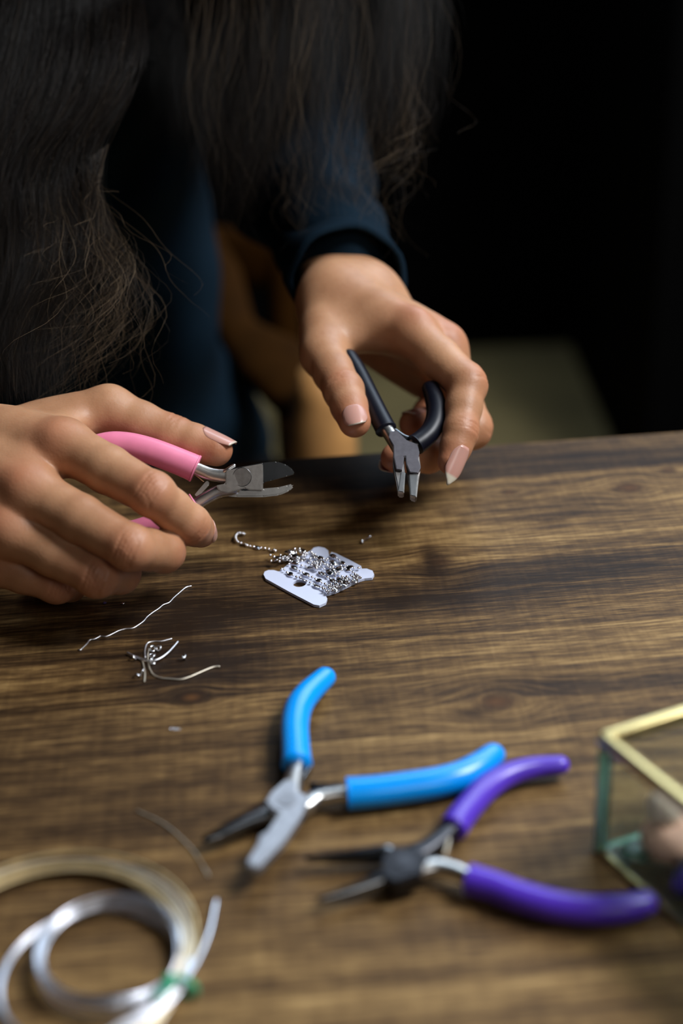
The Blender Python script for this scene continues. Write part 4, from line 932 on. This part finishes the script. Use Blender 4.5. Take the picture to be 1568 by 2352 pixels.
# ------------------------------------------------------------------ coil of craft wire, lower left
def circle3(a, b, c):
    ax, ay_, bx, by, cx, cy = a[0], a[1], b[0], b[1], c[0], c[1]
    d = 2 * (ax * (by - cy) + bx * (cy - ay_) + cx * (ay_ - by))
    ux = ((ax * ax + ay_ * ay_) * (by - cy) + (bx * bx + by * by) * (cy - ay_) + (cx * cx + cy * cy) * (ay_ - by)) / d
    uy = ((ax * ax + ay_ * ay_) * (cx - bx) + (bx * bx + by * by) * (ax - cx) + (cx * cx + cy * cy) * (bx - ax)) / d
    return np.array((ux, uy)), math.hypot(ax - ux, ay_ - uy)
tie = T(412, 2262, 0.004)
coil = thing('wire_coil', 'coil of silver and gold craft wire bound with a green twist tie', 'wire coil', (tie[0], tie[1], 0))
def loop(p3, n, spread, r, mats, z0=0.001, zs=0.004, shift=0.0):
    cc, R = circle3(*[T(x, y, 0.003) for x, y in p3])
    at = math.atan2(tie[1] - cc[1], tie[0] - cc[0])
    for k in range(n):
        dR = spread * (k / max(1, n - 1) - 0.5) + rng.normal(0, 0.0003); zz = z0 + zs * rng.random(); ph = rng.uniform(0, 6.28)
        th = np.linspace(0, 2 * math.pi, 96, endpoint=False)
        g = 1 - 0.75 * np.exp(-((np.angle(np.exp(1j * (th - at)))) / 0.5) ** 2)     # the turns gather at the tie
        rad = R + dR * g + 0.0006 * np.sin(2 * th + ph) * g
        pts = np.stack([cc[0] + rad * np.cos(th), cc[1] + rad * np.sin(th), np.maximum(r, zz * g + 0.003 * (1 - g) + 0.0008 * np.sin(th + ph) * g)], 1)
        t = np.roll(pts, -1, 0) - np.roll(pts, 1, 0); t /= np.linalg.norm(t, axis=1)[:, None]
        Nn = np.cross(t, (0, 0, 1)); Bn = np.cross(t, Nn); V = []; Fc = []
        for j in range(6):
            a = 2 * math.pi * j / 6; V.append(pts + r * (Nn * math.cos(a) + Bn * math.sin(a)))
        V = np.stack(V, 1).reshape(-1, 3); m_ = 96
        for i in range(m_):
            for j in range(6): Fc.append((i * 6 + j, ((i + 1) % m_) * 6 + j, ((i + 1) % m_) * 6 + (j + 1) % 6, i * 6 + (j + 1) % 6))
        mesh_obj('wire', V, Fc, mats[k % len(mats)], coil)
loop([(0, 2018), (200, 1985), (428, 2195)], 14, 0.0095, 0.00055, [M['wire_gold'], M['wire_brass'], M['wire_gold']], 0.0008, 0.004)
loop([(92, 2215), (240, 2086), (412, 2185)], 7, 0.0030, 0.00050, [M['wire_silver']], 0.002, 0.005)
loop([(20, 2200), (110, 2120), (412, 2215)], 3, 0.0016, 0.00050, [M['wire_silver']], 0.001, 0.002)
for k in range(6):
    dx = (k - 2.5) * 9
    v, f = sweep(tp([(150 + dx, 2440), (265 + dx, 2372), (352 + dx * 0.9, 2318), (412 + dx * 0.5, 2262), (436 + dx * 0.2, 2205)], 0.0025 + 0.0008 * (k % 3)), 0.0006, 0.0006, None, n=8); mesh_obj('wire', v, f, M['wire_silver'], coil)
v, f = sweep(tp([(300, 2352), (380, 2310), (440, 2230), (478, 2150), (496, 2070)], 0.001), 0.0009, 0.0009, None, n=8); mesh_obj('wire_tail', v, f, M['wire_silver'], coil)
v, f = sweep(tp([(315, 1862), (380, 1895), (440, 1950), (478, 2010)], 0.0004), 0.0003, 0.0003, None, n=6); mesh_obj('wire_tail', v, f, M['wire_brass'], coil)
dirt = unit(T(380, 2310, 0.003) - T(430, 2210, 0.003))
v, f = ring(tie, 0.0052, 0.0011, dirt, 24, 8); v[:, 2] = np.maximum(v[:, 2] * 0.75, 0.0002); mesh_obj('twist_tie', v, f, M['green'], coil)
v, f = sweep([tie + (-0.003, 0.0, 0.004), T(388, 2262, 0.008), T(362, 2285, 0.007), T(350, 2300, 0.005)], 0.0016, 0.0006, None, n=8); mesh_obj('twist_tie', v, f, M['green'], coil)

# ------------------------------------------------------------------ glass box, right edge
A0 = T(1372, 1955); Bd = unit(T(1568, 2132) - A0); hgt = 0.047
A1 = np.array((A0[0], A0[1], hgt)); Cd_ = T(1568, 1640, hgt) - T(1415, 1688, hgt); Cd_ = unit(np.array((Cd_[0], Cd_[1], 0)))
S1, S2 = 0.105, 0.105
q = [A0 + 0, A0 + Bd * S1, A0 + Bd * S1 + Cd_ * S2, A0 + Cd_ * S2]
gb = thing('glass_box', 'brass framed glass box with trinkets at the right edge of the table', 'box', (A0[0], A0[1], 0))
ins = [p + (Bd * s1 + Cd_ * s2) * 0.0016 for p, s1, s2 in zip(q, (1, -1, -1, 1), (1, 1, -1, -1))]
bz = 0.0015
def pane(a, b, name='pane'):
    n = unit(np.cross(b - a, (0, 0, 1))); P4 = [a + (0, 0, bz), b + (0, 0, bz), b + (0, 0, hgt), a + (0, 0, hgt)]
    v, f = prism([p - n * 0.001 for p in P4], n * 0.002); return mesh_obj(name, v, f, M['glass'], gb, smooth=False)
for i in range(4): pane(ins[i], ins[(i + 1) % 4])
v, f = prism([p + (0, 0, 0.0022) for p in ins], (0, 0, -0.0018)); mesh_obj('base_pane', v, f, M['glass_rough'], gb, smooth=False)
for i in range(4):
    a, b = q[i], q[(i + 1) % 4]
    v, f = loft([a + (0, 0, hgt), b + (0, 0, hgt)], 0.0022, 0.0024, up=(0, 0, 1), ex=4, n=12); mesh_obj('brass_rim', v, f, M['brass'], gb)
    v, f = loft([a + (0, 0, 0.0012), b + (0, 0, 0.0012)], 0.0010, 0.0011, up=(0, 0, 1), ex=3, n=10); mesh_obj('bottom_edge', v, f, M['glass_edge'] if i != 0 else M['brass'], gb)
    v, f = loft([a + (0, 0, 0.001), a + (0, 0, hgt - 0.002)], 0.0018, 0.0018, up=(1, 0, 0), ex=3, n=10, cap=('flat', 'flat')); mesh_obj('glass_edge', v, f, M['glass_edge'], gb)
def inb(s1, s2, z): return A0 + Bd * s1 + Cd_ * s2 + np.array((0, 0, z))
def lump(name, c, r, mat, label, cat, sc=(1, 1, 1), rough=0.06, group=None):
    v, f = sphere((0, 0, 0), r, 18, 12, sc); n = v / r
    v = v * (1 + rough * np.sin(n[:, :1] * 5 + 1) * np.sin(n[:, 1:2] * 6) + rough * 0.6 * np.sin(n[:, 2:3] * 9 + n[:, :1] * 7))
    v = v - (0, 0, v[:, 2].min()); o = mesh_obj(name, v, f, mat); o.location = (c[0], c[1], c[2]); return tag(o, label, cat, group)
lump('shell', inb(0.0165, 0.0180, 0.0026), 0.0105, M['peach'], 'peach coloured lump inside the glass box, under the pale one', 'trinket', (1.1, 1.0, 0.75), 0.08)
lump('shell', inb(0.0125, 0.0165, 0.0026 + 0.0130), 0.0060, M['pearl'], 'pale cream round lump on top of the peach one inside the glass box', 'trinket', (1, 1, 1.1), 0.05)
lump('trinket', inb(0.0100, 0.0085, 0.0026), 0.0052, M['dull_green'], 'flat greenish trinket in the corner of the glass box', 'trinket', (1.2, 1.0, 0.35), 0.05)
lump('bead', inb(0.0345, 0.0120, 0.0026), 0.0085, M['dark_bead'], 'large black bead near the front pane of the glass box', 'bead', (1, 1, 0.9), 0.03)
lump('bead', inb(0.0520, 0.0125, 0.0026), 0.0080, M['violet_bead'], 'dark violet bead beside the black one inside the glass box', 'bead', (1, 1, 0.9), 0.03)
